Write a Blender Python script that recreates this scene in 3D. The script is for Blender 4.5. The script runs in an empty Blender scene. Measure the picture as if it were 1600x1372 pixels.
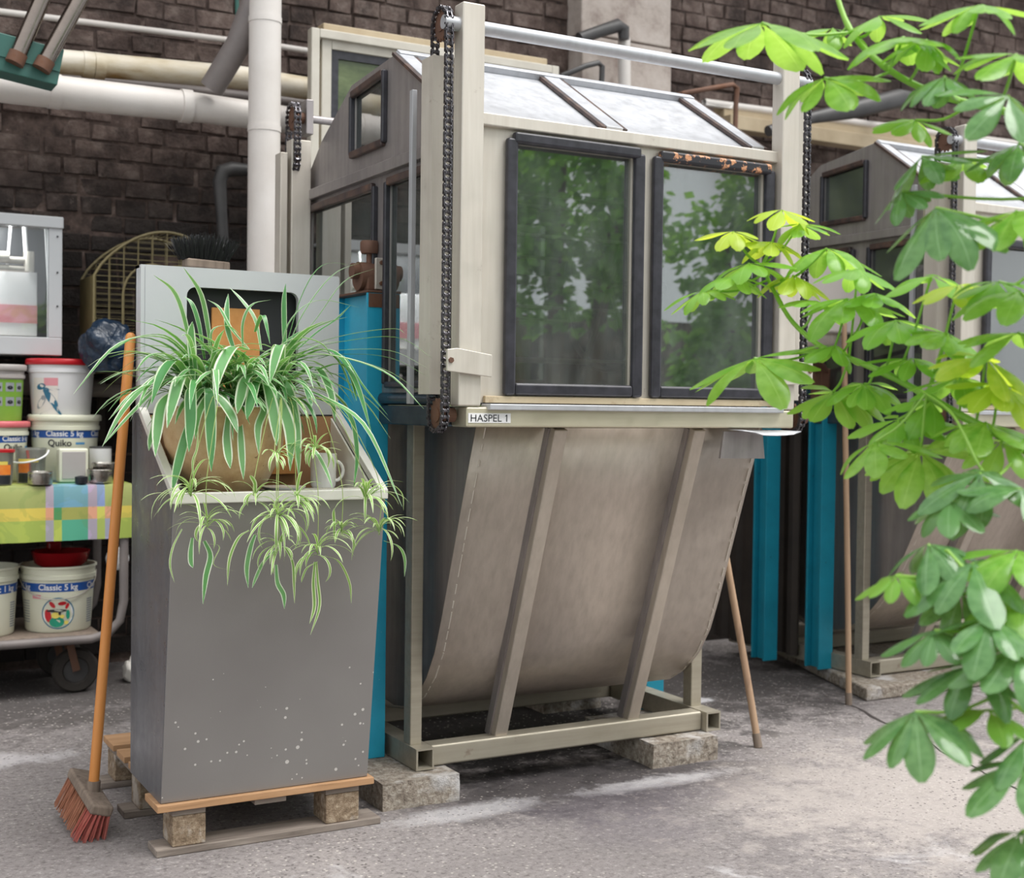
import bpy, bmesh, math, random
from mathutils import noise as NZ
from mathutils import Vector, Matrix
random.seed(7)
S = bpy.context.scene
COL = S.collection
R = math.radians

# ------------------------------------------------------------ camera, sky, light, exposure
F_PX = 2055.66
RX = Vector((0.87361009, -0.48645837, 0.01279316))
UP = Vector((0.00130958, 0.02863958, 0.99958895))
FW = Vector((0.4866248, 0.87323423, -0.02565688))
EYE = Vector((0, 0, 1.2))
cam = bpy.data.cameras.new('camera'); camo = bpy.data.objects.new('camera', cam); COL.objects.link(camo)
camo.matrix_world = Matrix(((RX.x, UP.x, -FW.x, EYE.x), (RX.y, UP.y, -FW.y, EYE.y), (RX.z, UP.z, -FW.z, EYE.z), (0, 0, 0, 1)))
cam.sensor_width = 36; cam.sensor_fit = 'HORIZONTAL'; cam.lens = F_PX / 1600 * 36
cam.clip_start = 0.05; cam.clip_end = 200
cam.dof.use_dof = True; cam.dof.focus_distance = 3.45; cam.dof.aperture_fstop = 4.0
S.camera = camo

W = bpy.data.worlds.new('World'); S.world = W; W.use_nodes = True
wn = W.node_tree.nodes; wl = W.node_tree.links; wn.clear()
wo = wn.new('ShaderNodeOutputWorld'); bg = wn.new('ShaderNodeBackground')
geo = wn.new('ShaderNodeTexCoord'); sep = wn.new('ShaderNodeSeparateXYZ'); ramp = wn.new('ShaderNodeValToRGB')
wl.new(geo.outputs['Generated'], sep.inputs[0]); wl.new(sep.outputs['Z'], ramp.inputs[0])
ramp.color_ramp.elements[0].position = 0.0; ramp.color_ramp.elements[0].color = (0.62, 0.66, 0.68, 1)
ramp.color_ramp.elements[1].position = 0.7; ramp.color_ramp.elements[1].color = (1.0, 1.0, 1.0, 1)
wl.new(ramp.outputs[0], bg.inputs[0]); bg.inputs[1].default_value = 1.15
wl.new(bg.outputs[0], wo.inputs[0])

sd = bpy.data.lights.new('sun', 'SUN'); sd.energy = 2.6; sd.angle = R(35); sd.color = (1, 0.985, 0.95)
so = bpy.data.objects.new('sun', sd); COL.objects.link(so)
so.rotation_euler = Vector((0.35, -0.35, 1.0)).to_track_quat('Z', 'Y').to_euler()
so.location = (3, -1, 6)

vs = S.view_settings
S.display_settings.display_device = 'sRGB'
vs.view_transform = 'Standard'; vs.look = 'None'; vs.gamma = 1.0; vs.use_curve_mapping = False
vs.exposure = 0.41

# ------------------------------------------------------------ helpers
def ray(x, y): return (x - 800) * RX - (y - 686) * UP + F_PX * FW
def at(x, y, X=None, Y=None, Z=None, D=None):
    d = ray(x, y)
    if D is not None: return EYE + d / F_PX * D
    t = (Z - EYE.z) / d.z if Z is not None else (Y / d.y if Y is not None else X / d.x)
    return EYE + d * t

ORG = {}
def root_of(o):
    while o.parent: o = o.parent
    return o
def tag(o, label=None, cat=None, group=None, kind=None):
    if label: o['label'] = label
    if cat: o['category'] = cat
    if group: o['group'] = group
    if kind: o['kind'] = kind
    return o
def thing(name, label, cat, loc, group=None):
    o = bpy.data.objects.new(name, None); COL.objects.link(o); o.empty_display_size = 0.05
    o.location = loc; ORG[o.name] = Vector(loc)
    return tag(o, label, cat, group)
def setting(name, loc=(0, 0, 0)):
    o = bpy.data.objects.new(name, None); COL.objects.link(o); o.location = loc; ORG[o.name] = Vector(loc)
    o['kind'] = 'structure'; return o

class MB:
    """collects shapes in world coordinates, links them as ONE mesh object"""
    def __init__(s): s.v = []; s.f = []; s.uv = {}; s.m = []
    def add(s, v, f, uv=None, mi=0):
        b = len(s.v); s.v += [Vector(p) for p in v]
        for i, q in enumerate(f):
            if uv: s.uv[len(s.f)] = [uv[k] for k in q]
            s.f.append([b + k for k in q]); s.m.append(mi)
        return s
    def box(s, a, b, mi=0):
        x0, y0, z0 = a; x1, y1, z1 = b
        v = [(x0, y0, z0), (x1, y0, z0), (x1, y1, z0), (x0, y1, z0), (x0, y0, z1), (x1, y0, z1), (x1, y1, z1), (x0, y1, z1)]
        return s.add(v, [(0, 3, 2, 1), (4, 5, 6, 7), (0, 1, 5, 4), (1, 2, 6, 5), (2, 3, 7, 6), (3, 0, 4, 7)], mi=mi)
    def bar(s, a, b, w, h, up=(0, 0, 1), mi=0):
        a = Vector(a); b = Vector(b); d = (b - a).normalized(); up = Vector(up)
        x = d.cross(up).normalized(); y = x.cross(d).normalized(); x = x * (w / 2); y = y * (h / 2)
        v = [a - x - y, a + x - y, a + x + y, a - x + y, b - x - y, b + x - y, b + x + y, b - x + y]
        return s.add(v, [(0, 1, 2, 3), (4, 7, 6, 5), (0, 4, 5, 1), (1, 5, 6, 2), (2, 6, 7, 3), (3, 7, 4, 0)], mi=mi)
    def tube(s, pts, r, n=12, cap=True, mi=0):
        pts = [Vector(p) for p in pts]; rr = r if isinstance(r, (list, tuple)) else [r] * len(pts)
        v = []; f = []; prev = None
        for i, p in enumerate(pts):
            d = (pts[min(i + 1, len(pts) - 1)] - pts[max(i - 1, 0)]).normalized()
            if prev is None:
                u = d.orthogonal().normalized()
            else:
                u = (prev - d * prev.dot(d)).normalized()
            prev = u; w = d.cross(u)
            for k in range(n):
                a = 2 * math.pi * k / n; v.append(p + (u * math.cos(a) + w * math.sin(a)) * rr[i])
        for i in range(len(pts) - 1):
            for k in range(n):
                k2 = (k + 1) % n; f.append((i * n + k, i * n + k2, (i + 1) * n + k2, (i + 1) * n + k))
        if cap:
            f.append(tuple(range(n))[::-1]); f.append(tuple((len(pts) - 1) * n + k for k in range(n)))
        return s.add(v, f, mi=mi)
    def lathe(s, prof, c, n=32, axis='Z', mi=0, cap0=False, cap1=False):
        c = Vector(c); v = []; f = []
        for r, h in prof:
            for k in range(n):
                a = 2 * math.pi * k / n; x, y = r * math.cos(a), r * math.sin(a)
                v.append(c + (Vector((x, y, h)) if axis == 'Z' else Vector((h, x, y)) if axis == 'X' else Vector((x, h, y))))
        for i in range(len(prof) - 1):
            for k in range(n):
                k2 = (k + 1) % n; f.append((i * n + k, i * n + k2, (i + 1) * n + k2, (i + 1) * n + k))
        if cap0: f.append(tuple(range(n))[::-1])
        if cap1: f.append(tuple((len(prof) - 1) * n + k for k in range(n)))
        return s.add(v, f, mi=mi)
    def prism(s, poly, ax, a0, a1, mi=0):
        """poly in the two other axes, extruded along ax from a0 to a1"""
        def P(p, a): return (a, p[0], p[1]) if ax == 'X' else (p[0], a, p[1]) if ax == 'Y' else (p[0], p[1], a)
        n = len(poly); v = [P(p, a0) for p in poly] + [P(p, a1) for p in poly]
        f = [tuple(range(n))[::-1], tuple(range(n, 2 * n))] + [(i, (i + 1) % n, n + (i + 1) % n, n + i) for i in range(n)]
        return s.add(v, f, mi=mi)
    def ribbon(s, pts, ws, side, fold=0.0, nrm=None, mi=0):
        """leaf blade: 3 verts across, uv.x across, uv.y along"""
        v = []; f = []; uv = []; n = len(pts)
        for i, p in enumerate(pts):
            p = Vector(p); d = (Vector(pts[min(i + 1, n - 1)]) - Vector(pts[max(i - 1, 0)])).normalized()
            sd = Vector(side[i] if isinstance(side, list) else side); sd = (sd - d * sd.dot(d)).normalized(); nn = sd.cross(d)
            w = ws[i] / 2; t = i / (n - 1)
            v += [p - sd * w + nn * fold * w, p, p + sd * w + nn * fold * w]; uv += [(0, t), (.5, t), (1, t)]
        for i in range(n - 1):
            a = i * 3; f += [(a, a + 1, a + 4, a + 3), (a + 1, a + 2, a + 5, a + 4)]
        return s.add(v, f, uv, mi=mi)
    def mesh(s, name, mats, org):
        me = bpy.data.meshes.new(name); me.from_pydata([p - org for p in s.v], [], s.f)
        for m in (mats if isinstance(mats, (list, tuple)) else [mats]): me.materials.append(m)
        me.polygons.foreach_set('material_index', s.m)
        if s.uv:
            ul = me.uv_layers.new(name='uv')
            for p in me.polygons:
                u = s.uv.get(p.index)
                if u:
                    for k, li in enumerate(p.loop_indices): ul.data[li].uv = u[k]
        me.update(); return me
    def build(s, name, mats, parent=None, smooth=False, bevel=0, seg=2, origin=None, fix=True, ang=40):
        org = ORG[root_of(parent).name] if parent else Vector(origin if origin is not None else (0, 0, 0))
        me = s.mesh(name, mats, org)
        if fix:
            bm = bmesh.new(); bm.from_mesh(me); bmesh.ops.recalc_face_normals(bm, faces=bm.faces); bm.to_mesh(me); bm.free()
        o = bpy.data.objects.new(name, me); COL.objects.link(o)
        if parent: o.parent = parent
        else: o.location = org; ORG[o.name] = org
        if smooth or bevel:
            me.polygons.foreach_set('use_smooth', [True] * len(me.polygons))
        if bevel:
            b = o.modifiers.new('bevel', 'BEVEL'); b.width = bevel; b.segments = seg; b.limit_method = 'ANGLE'; b.angle_limit = R(35)
            b.harden_normals = True
        elif smooth:
            me.set_sharp_from_angle(angle=R(ang))
        return o

def plate(name, mats, parent, ax, a, th, outer, holes=(), bevel=0):
    """flat plate with holes: outer and holes are 2-D polygons in the plane across axis ax; centre plane at a"""
    cu = bpy.data.curves.new('tmp', 'CURVE'); cu.dimensions = '2D'; cu.fill_mode = 'BOTH'; cu.extrude = th / 2
    for poly in [outer] + list(holes):
        sp = cu.splines.new('POLY'); sp.points.add(len(poly) - 1); sp.use_cyclic_u = True
        for i, p in enumerate(poly): sp.points[i].co = (p[0], p[1], 0, 1)
    to = bpy.data.objects.new('tmp', cu); COL.objects.link(to)
    bpy.context.view_layer.update()
    me = bpy.data.meshes.new_from_object(to.evaluated_get(bpy.context.evaluated_depsgraph_get()))
    bpy.data.objects.remove(to); bpy.data.curves.remove(cu)
    mb = MB()
    def P(c): return (a + c.z, c.x, c.y) if ax == 'X' else (c.x, a + c.z, c.y) if ax == 'Y' else (c.x, c.y, a + c.z)
    mb.add([P(v.co) for v in me.vertices], [tuple(p.vertices) for p in me.polygons])
    bpy.data.meshes.remove(me)
    return mb.build(name, mats, parent)
def rect(x0, y0, x1, y1): return [(x0, y0), (x1, y0), (x1, y1), (x0, y1)]
def rrect(x0, y0, x1, y1, r, n=5):
    o = []
    for cx, cy, a0 in ((x1 - r, y1 - r, 0), (x0 + r, y1 - r, 90), (x0 + r, y0 + r, 180), (x1 - r, y0 + r, 270)):
        for k in range(n + 1):
            a = R(a0 + 90 * k / n); o.append((cx + r * math.cos(a), cy + r * math.sin(a)))
    return o
def text_mesh(body, size, bold=False):
    cu = bpy.data.curves.new('tmp', 'FONT'); cu.body = body; cu.size = size; cu.align_x = 'CENTER'; cu.align_y = 'CENTER'; cu.resolution_u = 3
    if bold: cu.offset = size * 0.022
    to = bpy.data.objects.new('tmp', cu); COL.objects.link(to); bpy.context.view_layer.update()
    me = bpy.data.meshes.new_from_object(to.evaluated_get(bpy.context.evaluated_depsgraph_get()))
    r = [v.co.copy() for v in me.vertices], [tuple(p.vertices) for p in me.polygons]
    bpy.data.objects.remove(to); bpy.data.curves.remove(cu); bpy.data.meshes.remove(me)
    return r

# ------------------------------------------------------------ materials
def lin(c):
    if isinstance(c, str):
        c = c.lstrip('#'); c = [int(c[i:i + 2], 16) / 255 for i in (0, 2, 4)]
        c = [x / 12.92 if x < .04045 else ((x + .055) / 1.055) ** 2.4 for x in c]
    return tuple(c[:3]) + (1,)
class M:
    def __init__(s, name, col=(.5, .5, .5), rough=.5, metal=0.0, spec=.5):
        s.m = bpy.data.materials.new(name); s.m.use_nodes = True; s.t = s.m.node_tree; s.n = s.t.nodes; s.l = s.t.links
        s.b = s.n['Principled BSDF']; s.out = s.n['Material Output']
        s.b.inputs['Base Color'].default_value = lin(col); s.b.inputs['Roughness'].default_value = rough
        s.b.inputs['Metallic'].default_value = metal; s.b.inputs['Specular IOR Level'].default_value = spec
        s.tc = s.n.new('ShaderNodeTexCoord'); s.geo = None; s.col = None
    def co(s, scale=(1, 1, 1), world=False):
        mp = s.n.new('ShaderNodeMapping'); mp.inputs['Scale'].default_value = scale
        if world:
            s.geo = s.geo or s.n.new('ShaderNodeNewGeometry'); s.l.new(s.geo.outputs['Position'], mp.inputs[0])
        else: s.l.new(s.tc.outputs['Object'], mp.inputs[0])
        return mp.outputs[0]
    def noise(s, scale, detail=4, rough=.55, st=(1, 1, 1), world=False, dist=0):
        n = s.n.new('ShaderNodeTexNoise'); n.inputs['Scale'].default_value = scale; n.inputs['Detail'].default_value = detail
        n.inputs['Roughness'].default_value = rough; n.inputs['Distortion'].default_value = dist
        s.l.new(s.co(st, world), n.inputs[0]); return n.outputs[0]
    def ramp(s, src, stops):
        r = s.n.new('ShaderNodeValToRGB'); e = r.color_ramp.elements
        while len(e) < len(stops): e.new(.5)
        for i, (p, c) in enumerate(stops): e[i].position = p; e[i].color = lin(c) if not isinstance(c, (int, float)) else (c, c, c, 1)
        s.l.new(src, r.inputs[0]); return r.outputs[0]
    def mix(s, fac, a, b, mode='MIX'):
        x = s.n.new('ShaderNodeMix'); x.data_type = 'RGBA'; x.blend_type = mode
        for i, v in ((0, fac), (6, a), (7, b)):
            if isinstance(v, (int, float)): x.inputs[i].default_value = v if i == 0 else (v, v, v, 1)
            elif isinstance(v, (str, tuple, list)): x.inputs[i].default_value = lin(v)
            else: s.l.new(v, x.inputs[i])
        return x.outputs[2]
    def math(s, op, a, b=0.0, clamp=False):
        x = s.n.new('ShaderNodeMath'); x.operation = op; x.use_clamp = clamp
        for i, v in enumerate((a, b)):
            if isinstance(v, (int, float)): x.inputs[i].default_value = v
            else: s.l.new(v, x.inputs[i])
        return x.outputs[0]
    def setc(s, o): s.l.new(o, s.b.inputs['Base Color']); s.col = o; return s
    def setr(s, o): s.l.new(o, s.b.inputs['Roughness']); return s
    def bump(s, h, strength=.3, dist=.01):
        b = s.n.new('ShaderNodeBump'); b.inputs['Strength'].default_value = strength; b.inputs['Distance'].default_value = dist
        s.l.new(h, b.inputs['Height']); s.l.new(b.outputs[0], s.b.inputs['Normal']); return s

def steel(name, base, dark, rough=.42, metal=.75, rust=0.0, streak='Z', rustcol='#6b4630'):
    m = M(name, base, rough, metal)
    st = {'Z': (14, 14, .8), 'X': (.8, 14, 14), 'Y': (14, .8, 14), '0': (3, 3, 3)}[streak]
    a = m.noise(3.0, 6, .6, st); b = m.noise(2.2, 3, .5)
    c = m.mix(m.ramp(a, [(.25, 0), (.62, 1)]), m.mix(.45, base, dark), base)
    c = m.mix(m.ramp(b, [(.42, 0), (.8, .5)]), c, dark)
    if rust:
        g = m.noise(9, 7, .7, world=False); c = m.mix(m.ramp(g, [(.66 - rust * .35, 0), (.82 - rust * .3, .85)]), c, rustcol)
    m.setc(c); m.setr(m.ramp(m.noise(20, 4, .6), [(.3, rough - .08), (.7, rough + .12)]))
    m.bump(m.noise(160, 3, .6, st if streak != '0' else (1, 1, 1)), .06, .002)
    return m.m
MT = {}
MT['steel'] = steel('stainless steel', '#d2ccc3', '#a9a097', .46, .6)
MT['steel_post'] = steel('pale weathered steel', '#d6d0c6', '#b8afa3', .5, .45, .05)
MT['steel_dark'] = steel('darker steel', '#aaa4a3', '#787274', .4, .65, .03)  # darker tone used on sides, back and small fittings
MT['steel_vat'] = steel('vat sheet steel', '#c0b5aa', '#978c82', .45, .62)
MT['steel_rib'] = steel('rib steel', '#c2b8ac', '#9c9185', .46, .55)
MT['steel_base'] = steel('base frame steel', '#b5ae9f', '#8c8473', .5, .55, .04, 'X')
MT['steel_roof'] = steel('pale roof steel', '#bfc1c6', '#a5a6aa', .42, .45)
MT['steel_band'] = steel('long rail steel', '#d4ceb8', '#b9b196', .42, .55, 0, 'X')
MT['steel_blue'] = steel('blue reflecting steel', '#50606c', '#2c3942', .35, .7, .05, 'Y')  # stainless rail and tube; their blue reflection is put into the base colour
MT['rusty'] = steel('rusty steel', '#7a5a4a', '#3c2b25', .65, .3, .5, '0')
MT['rust_strip'] = steel('rust speckled strip', '#cbbca0', '#a08a68', .6, .3, .32, '0', '#8a6a48')
MT['chain'] = steel('greased chain', '#77757a', '#2d2a2b', .30, .9, .0, '0')
m = M('black rubber', '#2a2a30', .38); m.setc(m.ramp(m.noise(30, 4), [(.3, '#25252b'), (.75, '#3b3a42')])); MT['rubber'] = m.m
m = M('chipped rubber', '#2a2a30', .4); n = m.noise(26, 5, .65); m.setc(m.mix(m.ramp(n, [(.52, 0), (.56, 1)]), '#29282e', '#c9916b')); MT['rubber_chip'] = m.m
m = M('brown rubber', '#4a3a34', .45); m.setc(m.ramp(m.noise(22, 5), [(.3, '#2b2528'), (.6, '#54413a'), (.8, '#7a5a45')])); MT['rubber_brown'] = m.m

def glassmat(name, tint=(1, 1, 1), refl=1.0, dirt_haze=.06, dcol='#c8ccd0', rough=.0):
    m = M(name); m.n.remove(m.b)
    tr = m.n.new('ShaderNodeBsdfTransparent'); tr.inputs[0].default_value = (*tint, 1)
    gl = m.n.new('ShaderNodeBsdfGlossy'); gl.inputs['Roughness'].default_value = rough
    df = m.n.new('ShaderNodeBsdfDiffuse'); df.inputs[0].default_value = lin(dcol)
    fr = m.n.new('ShaderNodeFresnel'); fr.inputs[0].default_value = 1.5
    k = m.math('MULTIPLY', fr.outputs[0], refl, True)
    a = m.n.new('ShaderNodeMixShader'); m.l.new(k, a.inputs[0]); m.l.new(tr.outputs[0], a.inputs[1]); m.l.new(gl.outputs[0], a.inputs[2])
    b = m.n.new('ShaderNodeMixShader'); d = m.ramp(m.noise(5, 5, .6, (2, 2, .7)), [(.35, dirt_haze * .4), (.75, dirt_haze * 2)])
    m.l.new(d, b.inputs[0]); m.l.new(a.outputs[0], b.inputs[1]); m.l.new(df.outputs[0], b.inputs[2]); m.l.new(b.outputs[0], m.out.inputs[0])
    return m.m
MT['glass'] = glassmat('window glass', (.80, .85, .84), 5.5, .075, '#c3cbc8')  # dirt film thickened and paled to put a greyish haze into the glass
MT['glass_side'] = glassmat('side glass', (.72, .78, .78), 4.0, .10, '#8e9692')
MT['glass_roof'] = glassmat('roof glass', (.6, .64, .68), 3.0, .34, '#d3dae0', .12)
MT['glass_clear'] = glassmat('clear glass', (.93, .95, .94), 1.5, .03)

# wall bricks: soot and old whitewash, one look for the whole wall (world position)
m = M('sooty brick', '#6a5852', .85)
n1 = m.noise(1.3, 6, .6, world=True); n2 = m.noise(14, 6, .65, world=True); n3 = m.noise(5, 5, .6, world=True)
c = m.ramp(n2, [(.25, '#54443f'), (.5, '#77665f'), (.75, '#978880')])
c = m.mix(m.ramp(n3, [(.40, 0), (.60, .85)]), c, '#43342f'); c = m.mix(m.ramp(m.noise(2.2, 7, .75, world=True), [(.50, 0), (.62, .8)]), c, '#2a201d')
sx = m.n.new('ShaderNodeSeparateXYZ'); m.geo = m.geo or m.n.new('ShaderNodeNewGeometry'); m.l.new(m.geo.outputs['Position'], sx.inputs[0])
zz = m.math('ADD', sx.outputs['Z'], m.math('MULTIPLY', m.math('SUBTRACT', n1, .5), 1.1))
soot = m.math('SUBTRACT', 1.0, m.ramp(m.math('MULTIPLY', m.math('SUBTRACT', zz, 1.0), .5), [(.47, 0), (.68, 1)]), True)
c = m.mix(m.math('MULTIPLY', soot, .95), c, '#1a1412')
w = m.ramp(m.noise(9, 6, .75, (1, 1, .55), world=True), [(.66, 0), (.72, .55)])
c = m.mix(w, c, '#a3958d'); m.setc(c); m.bump(m.math('ADD', m.noise(60, 5, .7, world=True), m.noise(16, 4, .6, world=True)), .9, .012); MT['brick'] = m.m
m = M('dark mortar', '#3a2e2a', .95); n = m.noise(9, 6, .7, world=True); m.setc(m.ramp(n, [(.35, '#2c2320'), (.55, '#5b4c46'), (.72, '#8a7b74')])); m.bump(n, .5, .01); MT['mortar'] = m.m
m = M('painted masonry pilaster', '#b5a8a0', .85); n = m.noise(7, 6, .65, world=True)
m.setc(m.ramp(n, [(.3, '#8d7e77'), (.5, '#b6aaa2'), (.75, '#c9bfb8')])); m.bump(m.noise(40, 4, .6, world=True), .5, .006); MT['pilaster'] = m.m

# floor: grey concrete with white limescale stains and a wet dark patch at the machine front
m = M('concrete floor', '#a39d9b', .8)
n1 = m.noise(1.1, 6, .6); n2 = m.noise(6, 8, .7, dist=.3); n3 = m.noise(48, 6, .8); n4 = m.noise(2.6, 8, .72, dist=.6); n5 = m.noise(17, 7, .75)
c = m.ramp(n1, [(.3, '#7f7979'), (.55, '#989190'), (.72, '#aaa29f')])
c = m.mix(m.ramp(n2, [(.4, .0), (.68, .42)]), c, '#827b7b')
c = m.mix(m.ramp(n3, [(.34, .85), (.50, 0)]), c, '#565050')
c = m.mix(m.ramp(n3, [(.57, 0), (.68, .7)]), c, '#cfc9c7')
c = m.mix(m.ramp(n4, [(.60, 0), (.70, .5)]), c, '#d9d6d9')
vo = m.n.new('ShaderNodeTexVoronoi'); vo.inputs['Scale'].default_value = 75; m.l.new(m.co((1, 1, 0)), vo.inputs[0])
vs_ = m.n.new('ShaderNodeSeparateXYZ'); m.l.new(vo.outputs['Color'], vs_.inputs[0])
chip = m.math('MULTIPLY', m.math('LESS_THAN', vo.outputs['Distance'], .30), m.ramp(n1, [(.40, .2), (.6, .9)]))
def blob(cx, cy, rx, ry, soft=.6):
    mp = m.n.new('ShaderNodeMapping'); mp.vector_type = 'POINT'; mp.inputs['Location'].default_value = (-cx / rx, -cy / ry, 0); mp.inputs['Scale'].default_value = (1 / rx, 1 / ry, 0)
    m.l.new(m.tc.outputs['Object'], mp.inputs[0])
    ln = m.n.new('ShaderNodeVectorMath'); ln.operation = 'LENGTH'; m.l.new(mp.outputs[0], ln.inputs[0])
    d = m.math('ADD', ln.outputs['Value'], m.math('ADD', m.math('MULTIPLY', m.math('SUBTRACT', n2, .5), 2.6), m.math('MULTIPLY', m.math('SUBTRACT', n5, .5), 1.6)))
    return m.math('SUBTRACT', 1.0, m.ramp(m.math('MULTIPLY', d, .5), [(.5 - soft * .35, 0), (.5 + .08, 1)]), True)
for cx, cy, rx, ry, k, col in ((2.25, 3.55, .75, .32, .8, '#332d30'), (2.3, 4.3, .9, .7, .9, '#191517'), (3.5, 4.6, .8, .8, .8, '#3b3534'), (.9, 5.6, 1.2, .75, .75, '#3a3533'),  # also darkens the floor under machine and trolley and in the gap
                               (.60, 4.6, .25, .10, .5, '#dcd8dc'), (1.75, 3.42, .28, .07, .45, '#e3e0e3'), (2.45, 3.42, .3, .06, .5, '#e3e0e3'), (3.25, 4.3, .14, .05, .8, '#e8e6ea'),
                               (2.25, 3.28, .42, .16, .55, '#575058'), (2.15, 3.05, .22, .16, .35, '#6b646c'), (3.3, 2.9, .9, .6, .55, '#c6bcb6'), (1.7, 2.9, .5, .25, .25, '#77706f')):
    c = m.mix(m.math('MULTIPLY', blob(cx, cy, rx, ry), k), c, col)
c = m.mix(m.math('MULTIPLY', chip, m.math('GREATER_THAN', vs_.outputs['X'], .80)), c, '#c9c2bb'); c = m.mix(m.math('MULTIPLY', chip, m.math('LESS_THAN', vs_.outputs['X'], .25)), c, '#57504f')
m.setc(c); m.setr(m.ramp(n2, [(.3, .62), (.7, .88)])); h = m.math('ADD', m.math('MULTIPLY', n3, .6), n2); m.bump(h, .9, .012); MT['floor'] = m.m
m = M('rough concrete', '#a89e94', .9); n = m.noise(55, 6, .7); k = m.noise(7, 5, .6)
c = m.ramp(n, [(.3, '#6d6157'), (.5, '#a4988b'), (.72, '#cdc5ba')]); c = m.mix(m.ramp(k, [(.52, 0), (.66, .8)]), c, '#dcdadb'); m.setc(c); m.bump(n, 1.0, .015); MT['block'] = m.m
m = M('crack', '#3b3433', .95); MT['crack'] = m.m

def paint(name, a, b, rough=.4, sc=8, bump=.1, chip=None, cth=.7):
    m = M(name, a, rough); c = m.ramp(m.noise(sc, 5, .6), [(.3, a), (.75, b)])
    if chip: c = m.mix(m.ramp(m.noise(38, 6, .7), [(cth, 0), (cth + .03, 1)]), c, chip)
    m.setc(c)
    if bump: m.bump(m.noise(90, 3), bump, .003)
    return m.m
MT['blue'] = paint('turquoise blue paint', '#1f9fc4', '#2fb3d6', .42, 6, .15, '#bfe3ec', .70)
MT['blue_dark'] = paint('worn blue paint', '#12839c', '#1896b2', .5, 6, .1, '#2a3a3a', .66)
m = M('grey lacquer', '#8b8784', .36, .25)
c = m.ramp(m.noise(2, 3), [(.3, '#858180'), (.7, '#908d8b')]); sp = m.n.new('ShaderNodeTexVoronoi'); sp.inputs['Scale'].default_value = 42; m.l.new(m.co(), sp.inputs[0])
lo = m.n.new('ShaderNodeSeparateXYZ'); m.l.new(m.tc.outputs['Object'], lo.inputs[0])
am = m.ramp(m.math('SUBTRACT', 1.0, lo.outputs['Z']), [(.42, 0), (.9, 1)])
th = m.math('MULTIPLY', m.ramp(m.noise(7, 3), [(.45, 0), (.65, .16)]), am)
c = m.mix(m.math('LESS_THAN', sp.outputs['Distance'], m.math('MULTIPLY', th, 1.5)), c, '#d2cfcb'); m.setc(c); m.bump(m.noise(240, 2), .12, .001); MT['cab'] = m.m
MT['cab_side'] = steel('cabinet side steel', '#808288', '#6c6e74', .33, .5)
MT['cab_light'] = paint('light grey enamel', '#b9bcbf', '#c2c4c6', .32, 3, .05)
MT['trim_white'] = paint('off white trim', '#cfccc6', '#dedbd6', .3, 12, .05, '#8a857d', .72)
MT['dark'] = paint('dark recess', '#25262a', '#303136', .6, 5, 0)
MT['cork'] = paint('orange cork board', '#c8884e', '#d79a5e', .85, 20, .3)
MT['card'] = paint('brown cardboard', '#9c7350', '#b08560', .8, 9, .1)
MT['cream'] = paint('cream plastic', '#dcdcc6', '#e6e6d4', .38, 4, .05)
MT['white'] = paint('white plastic', '#e4e4e6', '#ecebec', .35, 4, .04)
MT['bandblue'] = paint('royal blue print', '#1c4f9c', '#20549f', .4, 4, 0)
MT['ink'] = paint('black print', '#1c1f24', '#24272c', .5, 4, 0)
MT['inkblue'] = paint('sky blue print', '#4b90c6', '#5a9ccc', .5, 4, 0)
MT['pink'] = paint('pink print', '#dc8f98', '#e3a0a6', .5, 4, 0)
MT['paper'] = paint('label paper', '#ddd7cf', '#e6e1da', .5, 6, 0)
MT['paper_grey'] = paint('grey print', '#8b9095', '#9ba0a4', .5, 60, 0)
MT['birdblue'] = paint('teal print', '#24627d', '#2d7391', .5, 12, 0)
MT['red'] = paint('red plastic', '#b51a24', '#c4232c', .3, 4, .03)
MT['pinkred'] = paint('faded red plastic', '#d0666c', '#da777c', .4, 10, .03)
MT['darkred'] = paint('dark red plastic', '#8d0f18', '#a3151f', .25, 4, .03)
MT['labelgreen'] = paint('green label', '#6f9b34', '#82ad42', .45, 5, 0)
MT['greenprint'] = paint('green print', '#1f8a6d', '#249478', .45, 5, 0)
MT['yellow'] = paint('yellow print', '#dcc85a', '#e4d36c', .45, 5, 0)
MT['orange'] = paint('orange print', '#e0702a', '#eb9038', .45, 30, 0)
MT['translucent'] = glassmat('cloudy plastic', (.82, .82, .8), .8, .22, '#c3c4be', .2)
MT['tin'] = steel('bright tin', '#c2bdb4', '#7e7a74', .25, .95)
MT['pipe'] = paint('old white pipe lagging', '#cdc6c0', '#dfdad6', .5, 3, .15, '#a28a62', .74)
m = M('stained pipe lagging', '#cbc2b2', .55); c = m.ramp(m.noise(3, 5, .6, (1, 3, 3)), [(.35, '#dad3c6'), (.55, '#c4b79d'), (.72, '#8f7044')]); m.setc(c); m.bump(m.noise(30, 4), .2, .004); MT['pipe_stain'] = m.m
MT['pipe_grey'] = paint('grey pipe', '#6d6665', '#857d7a', .55, 6, .1, '#b5aca5', .74)
MT['pipe_dark'] = paint('dark pipe', '#3b3a3b', '#4d4b4b', .5, 8, .1, '#7c766f', .76)
MT['greenmetal'] = paint('dark green paint', '#2c5c54', '#37695f', .45, 6, .1, '#1d2f2b', .7)
MT['brass'] = paint('dull brass wire', '#6f6545', '#877b56', .4, 20, 0)
MT['rod'] = steel('turned steel rod', '#8f857e', '#5f5651', .22, .98, 0, '0')
m = M('blue rubbish bag', '#13304a', .28); m.setc(m.ramp(m.noise(9, 4), [(.3, '#0a1a2a'), (.7, '#14304a')])); m.bump(m.noise(9, 4, .5, dist=2.5), .8, .02); MT['bag'] = m.m
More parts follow.
